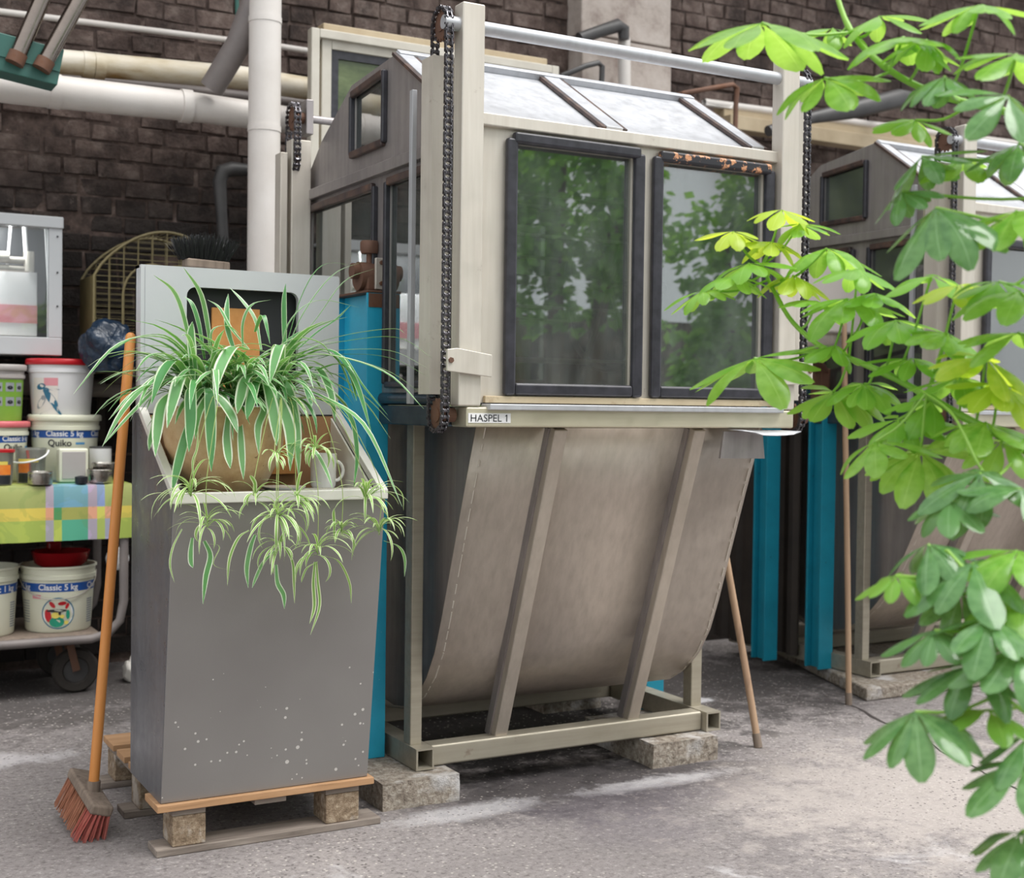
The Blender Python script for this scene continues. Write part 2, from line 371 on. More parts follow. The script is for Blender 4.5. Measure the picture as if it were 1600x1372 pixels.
def wood(name, a, b, dark, rough=.5, sc=3, st=(8, 8, .8)):
    m = M(name, a, rough); n = m.noise(sc, 6, .6, st, dist=.6); c = m.ramp(n, [(.3, a), (.6, b), (.8, dark)]); m.setc(c); m.bump(n, .25, .003); return m.m
MT['handle'] = wood('varnished orange wood', '#c67c3a', '#d18d4c', '#9a5a26', .38)
MT['stick'] = wood('pale worn wood', '#b4987c', '#a1836a', '#7d6453', .6)
MT['pallet'] = wood('new pallet wood', '#bd9673', '#ad8560', '#7b6049', .8, 4, (1, 8, 8))
MT['pallet_old'] = wood('old pallet wood', '#9a8f86', '#7c7169', '#574d46', .9, 5, (1, 7, 7))
m = M('chipboard block', '#95826d', .9); n = m.noise(60, 6, .75); k = m.noise(10, 4); c = m.ramp(n, [(.3, '#5f4d3c'), (.5, '#927e68'), (.72, '#c4b39d')]); c = m.mix(m.ramp(k, [(.55, 0), (.66, .7)]), c, '#dcd6ce'); m.setc(c); m.bump(n, .8, .008); MT['chip'] = m.m
MT['greywood'] = wood('dirty grey wood', '#8f8073', '#75675c', '#54483f', .85, 5)
MT['bristle'] = paint('reddish bristles', '#a9745c', '#c9957a', .7, 40, 0)
MT['bristle_pink'] = paint('pink bristle tips', '#b8615a', '#c98074', .7, 40, 0)
MT['bristle_black'] = paint('black bristles', '#151619', '#26272b', .5, 40, 0)
m = M('glazed stoneware', '#bc966a', .35); n = m.noise(12, 6, .65); c = m.ramp(n, [(.3, '#b58d63'), (.55, '#cfad84'), (.75, '#dbc099')]); c = m.mix(m.ramp(m.noise(45, 4, .7), [(.66, 0), (.7, .8)]), c, '#6e4c31'); m.setc(c); m.bump(n, .15, .004); MT['pot'] = m.m
MT['soil'] = paint('potting soil', '#2b211b', '#43352b', .95, 30, .6)
MT['tyre'] = paint('black tyre', '#26221f', '#3a3430', .8, 12, .1)
MT['ceramic'] = paint('white ceramic', '#e6e2de', '#efecea', .2, 4, 0)
MT['case_grey'] = paint('dark grey case lining', '#37373b', '#434347', .4, 4, 0)
MT['cloudgrey'] = paint('grey housing', '#a9a3a0', '#b9b3b0', .4, 4, .05)
MT['dark_sheet'] = paint('dark ribbed sheet', '#2a2421', '#3d342e', .7, 6, .1)  # near-black brown for the ribbed sheets and the shelf
MT['beige'] = paint('beige window paint', '#bab4a8', '#d0cbc0', .55, 6, .1, '#6d624f', .74)
MT['lintel'] = paint('ochre timber', '#a8967a', '#bfae92', .6, 6, .1)
m = M('olive greenery pane', '#4c5b3e', .08); m.setc(m.ramp(m.noise(3.5, 5, .6, (1, 1, 2)), [(.3, '#39452e'), (.55, '#66734e'), (.7, '#8a936e')])); MT['pane_greenery'] = m.m  # opaque pane; reflected greenery is put into its olive mottling

def leafmat(name, a, b, edge=None, lo=.12, hi=.88, mid=None, trans=.35, rough=.35, tcol='#a8d83a'):
    m = M(name, a, rough); uv = m.n.new('ShaderNodeSeparateXYZ'); m.l.new(m.tc.outputs['UV'], uv.inputs[0])
    c = m.ramp(m.noise(6, 3), [(.3, a), (.7, b)])
    d = m.math('ABSOLUTE', m.math('SUBTRACT', uv.outputs[0], .5))
    if edge: c = m.mix(m.ramp(d, [(lo, 0), (lo + .05, 1)]), c, edge)
    if mid: c = m.mix(m.ramp(d, [(.012, .8), (.03, 0)]), c, mid)
    m.setc(c)
    tr = m.n.new('ShaderNodeBsdfTranslucent'); tc = m.mix(.5, c, tcol); m.l.new(tc, tr.inputs[0])
    mx = m.n.new('ShaderNodeMixShader'); mx.inputs[0].default_value = trans
    m.l.new(m.b.outputs[0], mx.inputs[1]); m.l.new(tr.outputs[0], mx.inputs[2]); m.l.new(mx.outputs[0], m.out.inputs[0])
    return m.m
MT['spider'] = leafmat('variegated spider leaf', '#5a9658', '#80b67a', '#e8efda', .33, .9, None, .28, .28)
MT['spider_dark'] = leafmat('green spider leaf', '#3f7f47', '#5b9b60', '#cfe0bd', .38, .9, None, .25, .25)
MT['spider_pale'] = leafmat('pale plantlet leaf', '#7cab55', '#98c06a', '#eef2cf', .26, .9, None, .3, .4)
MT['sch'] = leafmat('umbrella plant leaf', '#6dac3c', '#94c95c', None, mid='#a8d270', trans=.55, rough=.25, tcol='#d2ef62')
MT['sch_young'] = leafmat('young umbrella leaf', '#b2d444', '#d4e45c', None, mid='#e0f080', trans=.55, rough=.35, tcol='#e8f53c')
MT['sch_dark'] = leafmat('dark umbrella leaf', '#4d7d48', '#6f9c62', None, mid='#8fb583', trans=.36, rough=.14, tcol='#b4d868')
MT['stem'] = paint('green stem', '#7fae3c', '#94bf55', .45, 12, .05, '#b6c68a', .7)
MT['stolon'] = paint('pale stolon', '#8da35a', '#a9b878', .5, 12, 0)
m = leafmat('hedge leaf', '#4d8a2c', '#83b850', None, trans=.45); MT['hedge'] = m
MT['bark'] = paint('bark', '#4a392c', '#6a5443', .9, 12, .3)
OFF = Vector((0, 0, 0))
_mesh = MB.mesh
def mesh_off(s, name, mats, org):
    if OFF.length: s.v = [p + OFF for p in s.v]
    return _mesh(s, name, mats, org)
MB.mesh = mesh_off

# ============================================================ SETTING
fl = MB(); fl.box((-6, -5, -.2), (12, 7, 0)); o = fl.build('floor', MT['floor']); o['kind'] = 'structure'
# joint between floor slabs: recessed look, a thin dark groove filler lying in the floor
cr = MB()
pa, pb = Vector((3.80, 3.96, 0)), Vector((3.40, 2.72, 0)); prev = None; n = 22
row = []
for i in range(n + 1):
    p = pa.lerp(pb, i / n); j = random.uniform(-.012, .012); w_ = random.uniform(.003, .009) * (1.5 if i < 9 else .8)
    row += [p + Vector((j - w_, j * .3, .0015)), p + Vector((j + w_, j * .3, .0015))]
cr.add(row, [(2 * i, 2 * i + 1, 2 * i + 3, 2 * i + 2) for i in range(n)])
flr = bpy.data.objects['floor']; ORG['floor'] = Vector((0, 0, 0)); cr.build('crack', MT['crack'], flr)

WY = 6.1
wall = setting('wall_back', (4.0, WY, 0))
# opening of window behind the machine: X 2.36..3.58, Z 2.35..2.95
mw = MB()
mw.box((-3, WY + .02, 0), (2.34, WY + .25, 4.6)); mw.box((3.60, WY + .02, 0), (10.5, WY + .25, 4.6))
mw.box((2.34, WY + .02, 0), (3.60, WY + .25, 4.6))
mw.build('mortar', MT['mortar'], wall)
def brick_mesh(k):
    random.seed(50 + k); mb = MB(); mb.box((-.5, 0, -.5), (.5, 1, .5))
    me = mb.mesh('brick', MT['brick'], Vector((0, 0, 0)))
    bm = bmesh.new(); bm.from_mesh(me)
    for v in bm.verts:
        v.co.x += random.uniform(-.03, .03); v.co.z += random.uniform(-.04, .04)
        if v.co.y < .5: v.co.y += random.uniform(-.15, .15); v.co.x *= .96; v.co.z *= .93
    bmesh.ops.recalc_face_normals(bm, faces=bm.faces)
    ed = [e for e in bm.edges if max(v.co.y for v in e.verts) < .5]
    bmesh.ops.bevel(bm, geom=ed, offset=.03, segments=1, affect='EDGES')
    bm.to_mesh(me); bm.free(); return me
BR = [brick_mesh(k) for k in range(6)]
random.seed(3)
def bricks():
    cells = []
    z = .04; row = 0
    while z < 4.2:
        x = .3 + (row % 2) * .07; h = .083
        while x < 7.7:
            w_ = random.choice((.125, .15, .15, .20, .25))
            cx = x + w_ / 2; cz = z + h / 2
            if not (3.68 < cx < 4.34): cells.append((cx, cz + random.uniform(-.003, .003), w_ - random.uniform(.004, .014), h - random.uniform(.004, .013)))
            x += w_
        z += h; row += 1
    return cells
def visible(cx, cz):
    q = Vector((cx, WY, cz)) - EYE; d = q.dot(FW); px = 800 + F_PX * q.dot(RX) / d; py = 686 - F_PX * q.dot(UP) / d
    if not (-15 < px < 1615 and -15 < py < 1372): return False
    return (px < 390 and py < 420) or (100 < px < 215 and py < 520) or (395 < px < 440 and False) or (440 < px < 485 and py < 230) or (485 < px < 880 and py < 60) or (1030 < px < 1200 and py < 190) or (1200 <= px and py < 215)
random.seed(11); cs = bricks(); k = 0; rest = MB()
vis = [c for c in cs if visible(c[0], c[1])]; vis.sort(key=lambda c: c[0]); chosen = set(map(id, vis[:298]))
for c in cs:
    cx, cz, w_, h_ = c; py_ = random.uniform(.012, .030)
    if id(c) in chosen:
        o = bpy.data.objects.new('brick', random.choice(BR)); COL.objects.link(o); o.parent = wall
        o.location = (cx - 4.0, .03 - py_, cz); o.scale = (w_, .06, h_); o.rotation_euler = (0, random.uniform(-.012, .012), random.uniform(-.012, .012))
    else:
        rest.box((cx - w_ / 2, WY + .03 - py_, cz - h_ / 2), (cx + w_ / 2, WY + .05, cz + h_ / 2))
print('bricks visible', len(vis), 'rest', len(cs) - len(chosen))
o = rest.build('far_bricks', MT['brick'], wall); o['kind'] = 'stuff'
# masonry pilaster
pl = setting('trim_1', (4.0, WY, 0))
z = 0
random.seed(5)
while z < 4.3:
    h = random.uniform(.27, .36); j = random.uniform(-.006, .006)
    b = MB(); b.box((3.72 + j, WY - .13, z), (4.30 + j, WY + .02, z + h - .008)); b.build('stone_block', MT['pilaster'], pl, bevel=.008); z += h
# side wall, and a roof added out of view to shade the back wall
sw = MB(); sw.box((-3.2, 5.0, 0), (-3, WY + .3, 4.6)); o = sw.build('wall_left', MT['pilaster']); o['kind'] = 'structure'
rf = MB(); rf.box((-3.2, 5.35, 4.6), (10.5, WY + .3, 4.8)); o = rf.build('shade_ceiling', MT['pilaster']); o['kind'] = 'structure'

# open casement window standing off the wall behind the front machine
YW = 5.36
wi = setting('window_1', (2.6, YW, 0))
wx0 = at(487, 45, Y=YW).x; wx1 = at(874, 100, Y=YW).x; wz = at(487, 42, Y=YW).z
def frame_bars(name, x0, x1, z0, z1, y0, y1, w_, mat, par, bev=.004):
    for a, b in (((x0, y0, z0), (x0 + w_, y1, z1)), ((x1 - w_, y0, z0), (x1, y1, z1)), ((x0 + w_, y0, z1 - w_), (x1 - w_, y1, z1)), ((x0 + w_, y0, z0), (x1 - w_, y1, z0 + w_))):
        m_ = MB(); m_.box(a, b); m_.build(name, mat, par, bevel=bev)
frame_bars('window_frame', wx0, wx1, 0, wz, YW, YW + .05, .038, MT['beige'], wi)
frame_bars('window_sash', wx0 + .055, wx1 - .03, .9, wz - .03, YW + .02, YW + .06, .045, MT['beige'], wi)
frame_bars('rubber_seal', wx0 + .100, wx1 - .075, .945, wz - .075, YW + .03, YW + .05, .035, MT['rubber'], wi, 0)
m_ = MB(); m_.box((wx0 + .12, YW + .04, .96), (wx1 - .09, YW + .046, wz - .09)); m_.build('window_pane', MT['pane_greenery'], wi)
m_ = MB(); m_.box((wx0 + .038, YW + .045, 0), (wx0 + .06, YW + .055, wz - .02)); m_.build('window_rebate', MT['lintel'], wi)
li = MB(); li.box((at(500, 35, Y=YW + .1).x, YW + .06, wz + .004), (wx1 - .03, YW + .14, wz + .045)); o = li.build('trim_2', MT['lintel'], bevel=.005); o['kind'] = 'structure'
# second window group to the right (only its ochre head beams show behind the branches)
for zz_, zt, yy, nm in ((2.72, 2.78, WY - .22, 'trim_3'), (2.79, 2.86, WY - .16, 'trim_4')):
    a = at(1130, 198, Y=yy).x; b = at(1420, 240, Y=yy).x
    li = MB(); li.box((4.65, yy, at(1250, 205 if nm == 'trim_3' else 188, Y=yy).z - .04), (6.6, yy + .1, at(1250, 205 if nm == 'trim_3' else 188, Y=yy).z + .04))
    o = li.build(nm, MT['lintel'], bevel=.005); o['kind'] = 'structure'

# ============================================================ PIPES ON THE WALL
def pipe(name, label, pts, r, mat, cat='pipe', rings=(), group=None, n=16):
    t = MB(); t.tube(pts, r, n)
    p0 = Vector(pts[0])
    if rings:
        T = thing(name, label, cat, p0, group); t.build('pipe_run', mat, T, smooth=True)
        for q, d, rr in rings:
            q = Vector(q); d = Vector(d).normalized() * .022
            s_ = MB(); s_.tube([q - d, q + d], rr, n); s_.build('pipe_joint', mat, T, smooth=True)
        return T
    o = t.build(name, mat, origin=p0, smooth=True); return tag(o, label, cat, group)
def P(px, py, y): return tuple(at(px, py, Y=y))
YB = 5.82
za = at(100, 105, Y=YB).z
pipe('wall_pipe', 'upper thick stained cream pipe running along the brick wall behind the green bracket', [(-.6, YB, P(100, 97, YB)[2]), P(-40, 85, YB), P(100, 97, YB), P(380, 122, YB), P(470, 137, YB), (2.6, YB, P(470, 137, YB)[2])], .052, MT['pipe_stain'], rings=[(P(137, 101, YB), (1, 0, 0), .056), (P(155, 103, YB), (1, 0, 0), .056), (P(340, 122, YB), (1, 0, 0), .056)])
YB = 5.6
pipe('wall_pipe', 'lower thick white pipe running along the wall to the upright duct', [(-.6, YB, P(20, 136, YB)[2]), P(-40, 128, YB), P(20, 136, YB), P(200, 156, YB), P(300, 167, YB), P(455, 188, YB), (2.5, YB, P(455, 188, YB)[2])], [.068, .068, .068, .066, .063, .058, .058], MT['pipe'], rings=[(P(85, 143, YB), (1, 0, 0), .071), (P(290, 166, YB), (1, 0, 0), .071)])
pipe('wall_pipe', 'slim grey pipe between the two thick pipes on the wall', [(-.5, 5.95, P(100, 117, 5.95)[2]), P(100, 122, 5.95), P(455, 160, 5.95), (2.6, 5.95, P(455, 160, 5.95)[2])], .028, MT['pipe_grey'])
pipe('conduit', 'thin pale conduit high on the wall above the thick pipes', [(-.3, 6.02, P(0, 15, 6.02)[2]), P(0, 18, 6.02), P(440, 73, 6.02), P(485, 80, 6.02), (2.6, 6.02, P(485, 80, 6.02)[2])], .014, MT['pipe'])
D0 = Vector(P(413, 200, 5.3))
duct = thing('upright_duct', 'tall upright white duct standing behind the grey cabinet', 'duct', (D0.x, D0.y, 0))
m_ = MB(); m_.tube([(D0.x - .0, D0.y, 0), (D0.x, D0.y, 4.6)], .066, 28); m_.build('duct_pipe', MT['pipe'], duct, smooth=True)
for py in (32, 202):
    q = Vector(P(413, py, 5.3)); m_ = MB(); m_.tube([(D0.x, D0.y, q.z - .012), (D0.x, D0.y, q.z + .012)], .0685, 28); m_.build('pipe_joint', MT['pipe'], duct, smooth=True)
m_ = MB(); m_.tube([P(331, 138, 5.5), P(372, 70, 5.40), P(403, -10, 5.34), P(430, -70, 5.30)], [.052, .052, .054, .054], 20)
o = m_.build('duct_branch', MT['pipe_grey'], origin=P(331, 138, 5.5), smooth=True); tag(o, 'slanting grey duct branching off beside the upright white duct', 'duct')
m_ = MB(); 
pipe('drain_pipe', 'dark angled drain pipe with an elbow low on the brick wall', [P(350, 400, 5.95), P(346, 330, 5.95), P(343, 284, 5.95), P(348, 268, 5.95), P(362, 264, 5.95), P(395, 266, 5.95), P(440, 272, 5.95)], [.026, .026, .032, .036, .034, .026, .026], MT['pipe_dark'])
pipe('hanging_rod', 'thin green rod hanging beside the upright white duct', [P(371, 44, 5.7), P(369, -60, 5.7)], .009, MT['greenmetal'], 'rod')
pipe('drain_pipe', 'horizontal grey pipe low on the wall behind the buckets', [(.2, 6.0, 1.33), P(20, 600, 5.95), P(195, 606, 5.95), (2.2, 5.95, P(195, 606, 5.95)[2])], .045, MT['pipe_grey'])
# green bracket and rods, top left
gb = thing('green_bracket', 'dark green steel bracket hanging at the top left in front of the pipes', 'bracket', at(45, 95, Y=5.2))
Yg = 5.2
c4 = [at(-18, 48, Y=Yg), at(99, 79, Y=Yg), at(88, 135, Y=Yg), at(-18, 108, Y=Yg)]
m_ = MB(); m_.prism([(p.x, p.z) for p in c4], 'Y', Yg - .02, Yg + .10); m_.build('bracket_block', MT['greenmetal'], gb, bevel=.004)
c5 = [at(-18, 78, Y=Yg - .03), at(94, 108, Y=Yg - .03), at(94, 112, Y=Yg - .03), at(-18, 82, Y=Yg - .03)]
m_ = MB(); m_.prism([(p.x, p.z) for p in c5], 'Y', Yg - .026, Yg - .02); m_.build('bracket_lip', MT['greenmetal'], gb)
for (x0, y0, x1, y1), lb in (((27, 88, 78, -30), 'left polished steel rod slanting out of the green bracket'), ((70, 98, 146, -40), 'right polished steel rod slanting out of the green bracket')):
    a = at(x0, y0, Y=Yg - .04); b = at(x1, y1, Y=Yg - .04)
    T = thing('steel_rod', lb, 'rod', a); m_ = MB(); m_.tube([a, b], .030, 20); m_.build('rod', MT['rod'], T, smooth=True)
    m_ = MB(); d = (b - a).normalized(); m_.tube([a - d * .03, a + d * .012], .034, 20); m_.build('rod_collar', MT['rusty'], T, smooth=True)
# pipes right of the machine top
pipe('hose_elbow', 'dark hose bending down over the pale pilaster', [P(905, 60, 5.8), P(940, 48, 5.8), P(965, 40, 5.8), P(974, 46, 5.8), P(975, 62, 5.8)], [.03, .032, .036, .034, .028], MT['pipe_dark'], 'hose')
pipe('stand_pipe', 'short upright pale pipe below the dark hose elbow on the pilaster', [P(975, 60, 5.85), P(976, 150, 5.85), (at(976, 150, Y=5.85).x, 5.85, 1.9)], .034, MT['pipe'])
pipe('hose_elbow', 'thin dark hose hooking down just above the machine ridge', [(P(880, 118, 5.6)[0], 6.085, P(880, 118, 5.6)[2]), P(880, 118, 5.6), P(915, 103, 5.6), P(935, 98, 5.6), P(941, 104, 5.6), P(940, 135, 5.6)], .014, MT['pipe_dark'], 'hose')
pipe('bent_tube', 'rusty bent tube above the right roof slope of the machine', [(P(1068, 146, 5.5)[0], 6.085, P(1068, 146, 5.5)[2]), P(1068, 146, 5.5), P(1110, 138, 5.5), P(1145, 132, 5.5), P(1152, 138, 5.5), P(1150, 160, 5.5), P(1149, 195, 5.5), (at(1149, 195, Y=5.5).x, 5.5, 2.2)], .013, MT['rusty'], 'pipe')
pipe('lagged_pipe', 'dark lagged pipe slanting behind the branches right of the front machine', [P(1200, 205, 5.6), P(1268, 184, 5.6), P(1330, 172, 5.6), P(1405, 154, 5.6), P(1420, 150, 5.6), (P(1420, 150, 5.6)[0] + .1, 6.085, P(1420, 150, 5.6)[2])], [.03, .033, .05, .055, .03, .03], MT['pipe_dark'], 'pipe')
pipe('conduit', 'pale conduit running level along the wall behind the branches on the right', [(4.7, 5.95, P(1100, 160, 5.95)[2]), P(1100, 160, 5.95), P(1400, 200, 5.95), P(1600, 226, 5.95), (8.0, 5.95, P(1600, 226, 5.95)[2])], .022, MT['pipe'])
pipe('thick_pipe', 'thick dark pipe in the gap low behind the hood of the second machine', [(3.6, 5.9, 1.95), (7.6, 5.9, 1.95)], .05, MT['pipe_dark'])

# ============================================================ DYEING MACHINES
LINK = {}
def link_meshes():
    for nm, w_, r_ in (('outer', .0105, .0075), ('inner', .0068, .0078)):
        mb = MB()
        for s_ in (-1, 1):
            x0 = s_ * w_; pts = []
            for k_ in range(14):
                a = 2 * math.pi * k_ / 14; c_, q_ = math.cos(a), math.sin(a); zz = (.0088 if q_ > 0 else -.0088) * (1 if abs(q_) > .2 else .7)
                pts.append((c_ * r_ * (.78 if abs(q_) < .3 else 1), zz + q_ * r_))
            mb.prism(pts, 'X', x0 - .0012, x0 + .0012)
        if nm == 'outer':
            for zz in (-.0088, .0088): mb.tube([(-.0135, 0, zz), (.0135, 0, zz)], .0034, 6)
        else:
            for zz in (-.0088, .0088): mb.tube([(-.006, 0, zz), (.006, 0, zz)], .0055, 6)
        LINK[nm] = mb
link_meshes()
def chain_path(y0, z0, y1, z1, r, pitch=.0176):
    """loop round two sprockets; returns (y, z, tangent angle)"""
    L = z0 - z1; per = 2 * L + 2 * math.pi * r; n = int(per / pitch / 2) * 2; o = []
    for i in range(n):
        s_ = per * i / n
        if s_ < L: o.append((y0 - r, z0 - s_, math.pi))
        elif s_ < L + math.pi * r: a = (s_ - L) / r; o.append((y1 - r * math.cos(a), z1 - r * math.sin(a), math.pi + a))
        elif s_ < 2 * L + math.pi * r: o.append((y0 + r, z1 + (s_ - L - math.pi * r), 0))
        else: a = (s_ - 2 * L - math.pi * r) / r; o.append((y0 + r * math.cos(a), z0 + r * math.sin(a), a))
    return o
def chain(par, x, y, zt, zb, r, parts=True):
    org = ORG[root_of(par).name]; path = chain_path(y, zt, y, zb, r)
    for zc in (zt, zb):
        mb = MB(); pr_ = []
        for k_ in range(32):
            a = 2 * math.pi * k_ / 32; rr = r + (.004 if k_ % 2 else -.006); pr_.append((y + rr * math.cos(a), zc + rr * math.sin(a)))
        mb.prism(pr_, 'X', x - .003, x + .003); mb.tube([(x - .006, y, zc), (x + .05, y, zc)], .02, 16)
        mb.build('sprocket', MT['rusty'], par)
    if parts:
        c = None
        for i, (yy, zz, a) in enumerate(path):
            p = Vector((x, yy, zz)) + OFF - org
            if c is None:
                c = bpy.data.objects.new('drive_chain', LME[0]); COL.objects.link(c); c.parent = par; c.location = p; c.rotation_euler = (a, 0, 0); inv = c.matrix_basis.inverted(); continue
            o = bpy.data.objects.new('chain_link', LME[i % 2]); COL.objects.link(o); o.parent = c; o.matrix_parent_inverse = inv
            o.location = p; o.rotation_euler = (a, 0, 0)
    else:
        mb = MB()
        for i, (yy, zz, a) in enumerate(path):
            src = LINK['outer' if i % 2 == 0 else 'inner']; Mx = Matrix.Translation(Vector((x, yy, zz))) @ Matrix.Rotation(a, 4, 'X')
            mb.add([Mx @ v for v in src.v], src.f)
        c = mb.build('drive_chain', MT['chain'], par, fix=False); c['kind'] = 'stuff'
    return c
LME = [_mesh(LINK[k_], 'link_' + k_, MT['chain'], Vector((0, 0, 0))) for k_ in ('outer', 'inner')]
def machine(name, label, off, base_dy=0.0, win_top=None, sticker=False, detail=True, base_z=0.085, apex=0.0):
    global OFF
    OFF = Vector((off[0], off[1], 0))
    T = thing(name, label, 'machine', Vector((1.70, 3.63 + base_dy, base_z)) + OFF)
    def B(nm, a, b, mat, bev=.003, par=None):
        m_ = MB(); m_.box(a, b); return m_.build(nm, MT[mat], par or T, bevel=bev)
    by = base_dy; bz = base_z
    # base frame: hollow side rails, front and rear rails, uprights
    for x0, x1 in ((1.688, 1.748), (2.787, 2.847)):
        m_ = MB(); t_ = .006; y0, y1 = 3.600 + by, 4.56 + by; z0, z1 = bz, bz + .066
        m_.box((x0, y0, z0), (x1, y1, z0 + t_)); m_.box((x0, y0, z1 - t_), (x1, y1, z1)); m_.box((x0, y0, z0 + t_), (x0 + t_, y1, z1 - t_)); m_.box((x1 - t_, y0, z0 + t_), (x1, y1, z1 - t_))
        m_.build('side_rail', MT['steel_base'], T)
    B('front_rail', (1.748, 3.625 + by, bz), (2.787, 3.69 + by, bz + .066), 'steel_base', .008)
    B('rear_rail', (1.748, 4.20 + by, bz), (2.787, 4.26 + by, bz + .066), 'steel_base', .006)
    B('rear_rail', (1.748, 4.48 + by, bz), (2.787, 4.54 + by, bz + .066), 'steel_base', .006)
    for x0, x1, y0 in ((1.692, 1.732, 3.655), (2.795, 2.840, 3.70), (1.692, 1.732, 4.42), (2.795, 2.840, 4.42)):
        B('upright', (x0, y0 + by, bz + .064), (x1, y0 + .05 + by, 1.14), 'steel_base', .004)
    # vat: bent sheet with two side plates
    fy = 3.345
    k_ = lambda y: y + by * min(1, max(0, (y - 3.345) / .33))
    prof = [(3.345, 1.135), (3.42, .93), (3.495, .72), (3.555, .55), (3.60, .44), (3.655, .355), (3.73, .28), (3.83, .225), (3.95, .205), (4.08, .215), (4.2, .265), (4.30, .35), (4.37, .48), (4.41, .65), (4.42, .9), (4.42, 1.14)]
    prof = [(k_(y), z) for y, z in prof]
    v = []; f = []
    for i, (y, z) in enumerate(prof):
        for x in (1.745, 2.795): v.append((x, y, z))
    n_ = len(prof); f = [(2 * i, 2 * i + 1, 2 * i + 3, 2 * i + 2) for i in range(n_ - 1)]
    m_ = MB(); m_.add(v, f); o = m_.build('vat_sheet', MT['steel_vat'], T, smooth=True); s_ = o.modifiers.new('t', 'SOLIDIFY'); s_.thickness = .004; s_.offset = 0
    for xx, nm in ((1.772, 1), (2.772, -1)):
        m_ = MB(); m_.prism(prof, 'X', xx - .003, xx + .003); m_.build('vat_side', MT['steel_dark'], T)
        m_ = MB(); pts = []
        random.seed(9)
        for i in range(n_ - 8):
            a = Vector((xx - .004 * nm + .006, prof[i][0] - .003, prof[i][1])); b = Vector((xx - .004 * nm + .006, prof[i + 1][0] - .003, prof[i + 1][1]))
            L = (b - a).length; q = 0
            while q < L:
                l_ = random.uniform(.02, .05); m_.tube([a.lerp(b, q / L), a.lerp(b, min(1, (q + l_) / L))], .0022, 5); q += l_ + random.uniform(.008, .03)
        m_.build('weld_seam', MT['steel_post'], T)['kind'] = 'stuff'
    for x0 in (1.980, 2.487):
        a = Vector((x0 + .0225, k_(3.318), 1.137)); b = Vector((x0 + .0225, k_(3.665), .150 + bz - .085))
        m_ = MB(); m_.bar(a, b, .045, .05, up=(0, 1, 0)); m_.build('rib', MT['steel_rib'], T, bevel=.004)
        fl_ = MB(); d_ = Vector((-.026, .018, 0)); fl_.bar(a + d_, b + d_, .006, .03, up=(0, 1, 0)); fl_.build('rib_flange', MT['steel_dark'], T)
    # waist rails
    B('waist_rail', (1.672, 3.262, 1.137), (2.856, 3.36, 1.194), 'steel_band', .006)
    B('waist_rail', (1.640, 3.36, 1.137), (1.690, 4.52, 1.194), 'steel_blue', .005)
    B('waist_rail', (2.81, 3.36, 1.137), (2.856, 4.52, 1.194), 'steel_dark', .005)
    B('waist_rail', (1.690, 4.46, 1.137), (2.81, 4.52, 1.194), 'steel_dark', .005)
    m_ = MB(); m_.tube([(1.655, 3.40, 1.216), (1.655, 4.50, 1.216)], .02, 14); m_.build('side_tube', MT['steel_blue'], T, smooth=True)
    B('lip_strip', (1.737, 3.244, 1.186), (2.800, 3.30, 1.203), 'steel_roof', .003)
    # hood front with two windows
    wt = win_top or 1.948
    W1 = (1.838, 1.262, 2.245, wt + .0); W2 = (2.345, 1.262, 2.748, wt + .0)
    plate('hood_front', MT['steel_post'], T, 'Y', 3.315, .02, rect(1.70, 1.206, 2.81, 2.012), [rect(*W1), rect(*W2)])
    B('sill_strip', (1.745, 3.290, 1.206), (2.79, 3.304, 1.226), 'rust_strip', .002)
    for wi_, Wn in enumerate((W1, W2)):
        x0, z0, x1, z1 = Wn; g = .034
        B('window_pane', (x0 - .01, 3.316, z0 - .01), (x1 + .01, 3.322, z1 + .01), 'glass', 0)
        yy0, yy1 = 3.280, 3.304
        for a, b, mt_ in (((x0 - g, yy0, z0 - g), (x0 + .002, yy1, z1 + .012), 'rubber'), ((x1 - .002, yy0, z0 - g), (x1 + g, yy1, z1 + .012), 'rubber'),
                          ((x0, yy0 + .001, z0 - g + .001), (x1, yy1, z0 + .002), 'rubber'), ((x0 - .012, yy0 - .004, z1 - .004), (x1 + .016, yy1, z1 + .030), 'rubber_chip' if wi_ and detail else 'rubber')):
            B('gasket', a, b, mt_, .009)
    # roof: framed front slope, folded back slope
    ez, ry, rz = 2.013, 3.735 + apex * .3, 2.272 + apex
    def S_(x, t, h=0):  # point on the front slope
        n = Vector((0, -(rz - ez), ry - 3.305)).normalized()
        return Vector((x, 3.305 + (ry - 3.305) * t, ez + (rz - ez) * t)) + n * h
    m_ = MB(); q = [S_(1.66, 0, -.004), S_(2.765, 0, -.004), S_(2.765, 1, -.004), S_(1.66, 1, -.004)]; q2 = [S_(x, t, -.014) for x, t in ((1.66, 0), (2.765, 0), (2.765, 1), (1.66, 1))]
    m_.add(q + q2, [(0, 1, 2, 3), (7, 6, 5, 4), (0, 4, 5, 1), (1, 5, 6, 2), (2, 6, 7, 3), (3, 7, 4, 0)]); m_.build('roof_panel', MT['steel_roof'], T)
    upn = (S_(0, 0, 1) - S_(0, 0, 0))
    for xa, w_, nm in ((1.678, .05, 'roof_bar'), (2.195, .06, 'roof_bar'), (2.745, .05, 'roof_bar')):
        m_ = MB(); m_.bar(S_(xa, .06, .003), S_(xa, 1, .003), w_, .018, up=upn); m_.build(nm, MT['steel_roof'], T, bevel=.003)
        for s_ in (-1, 1):
            m_ = MB(); m_.bar(S_(xa + s_ * (w_ / 2 + .008), .06, .004), S_(xa + s_ * (w_ / 2 + .008), .98, .004), .014, .010, up=upn); m_.build('roof_seal', MT['rubber_brown'], T)
    B('eave_bar', (1.655, 3.285, 1.985), (2.80, 3.345, 2.022), 'steel_post', .005)
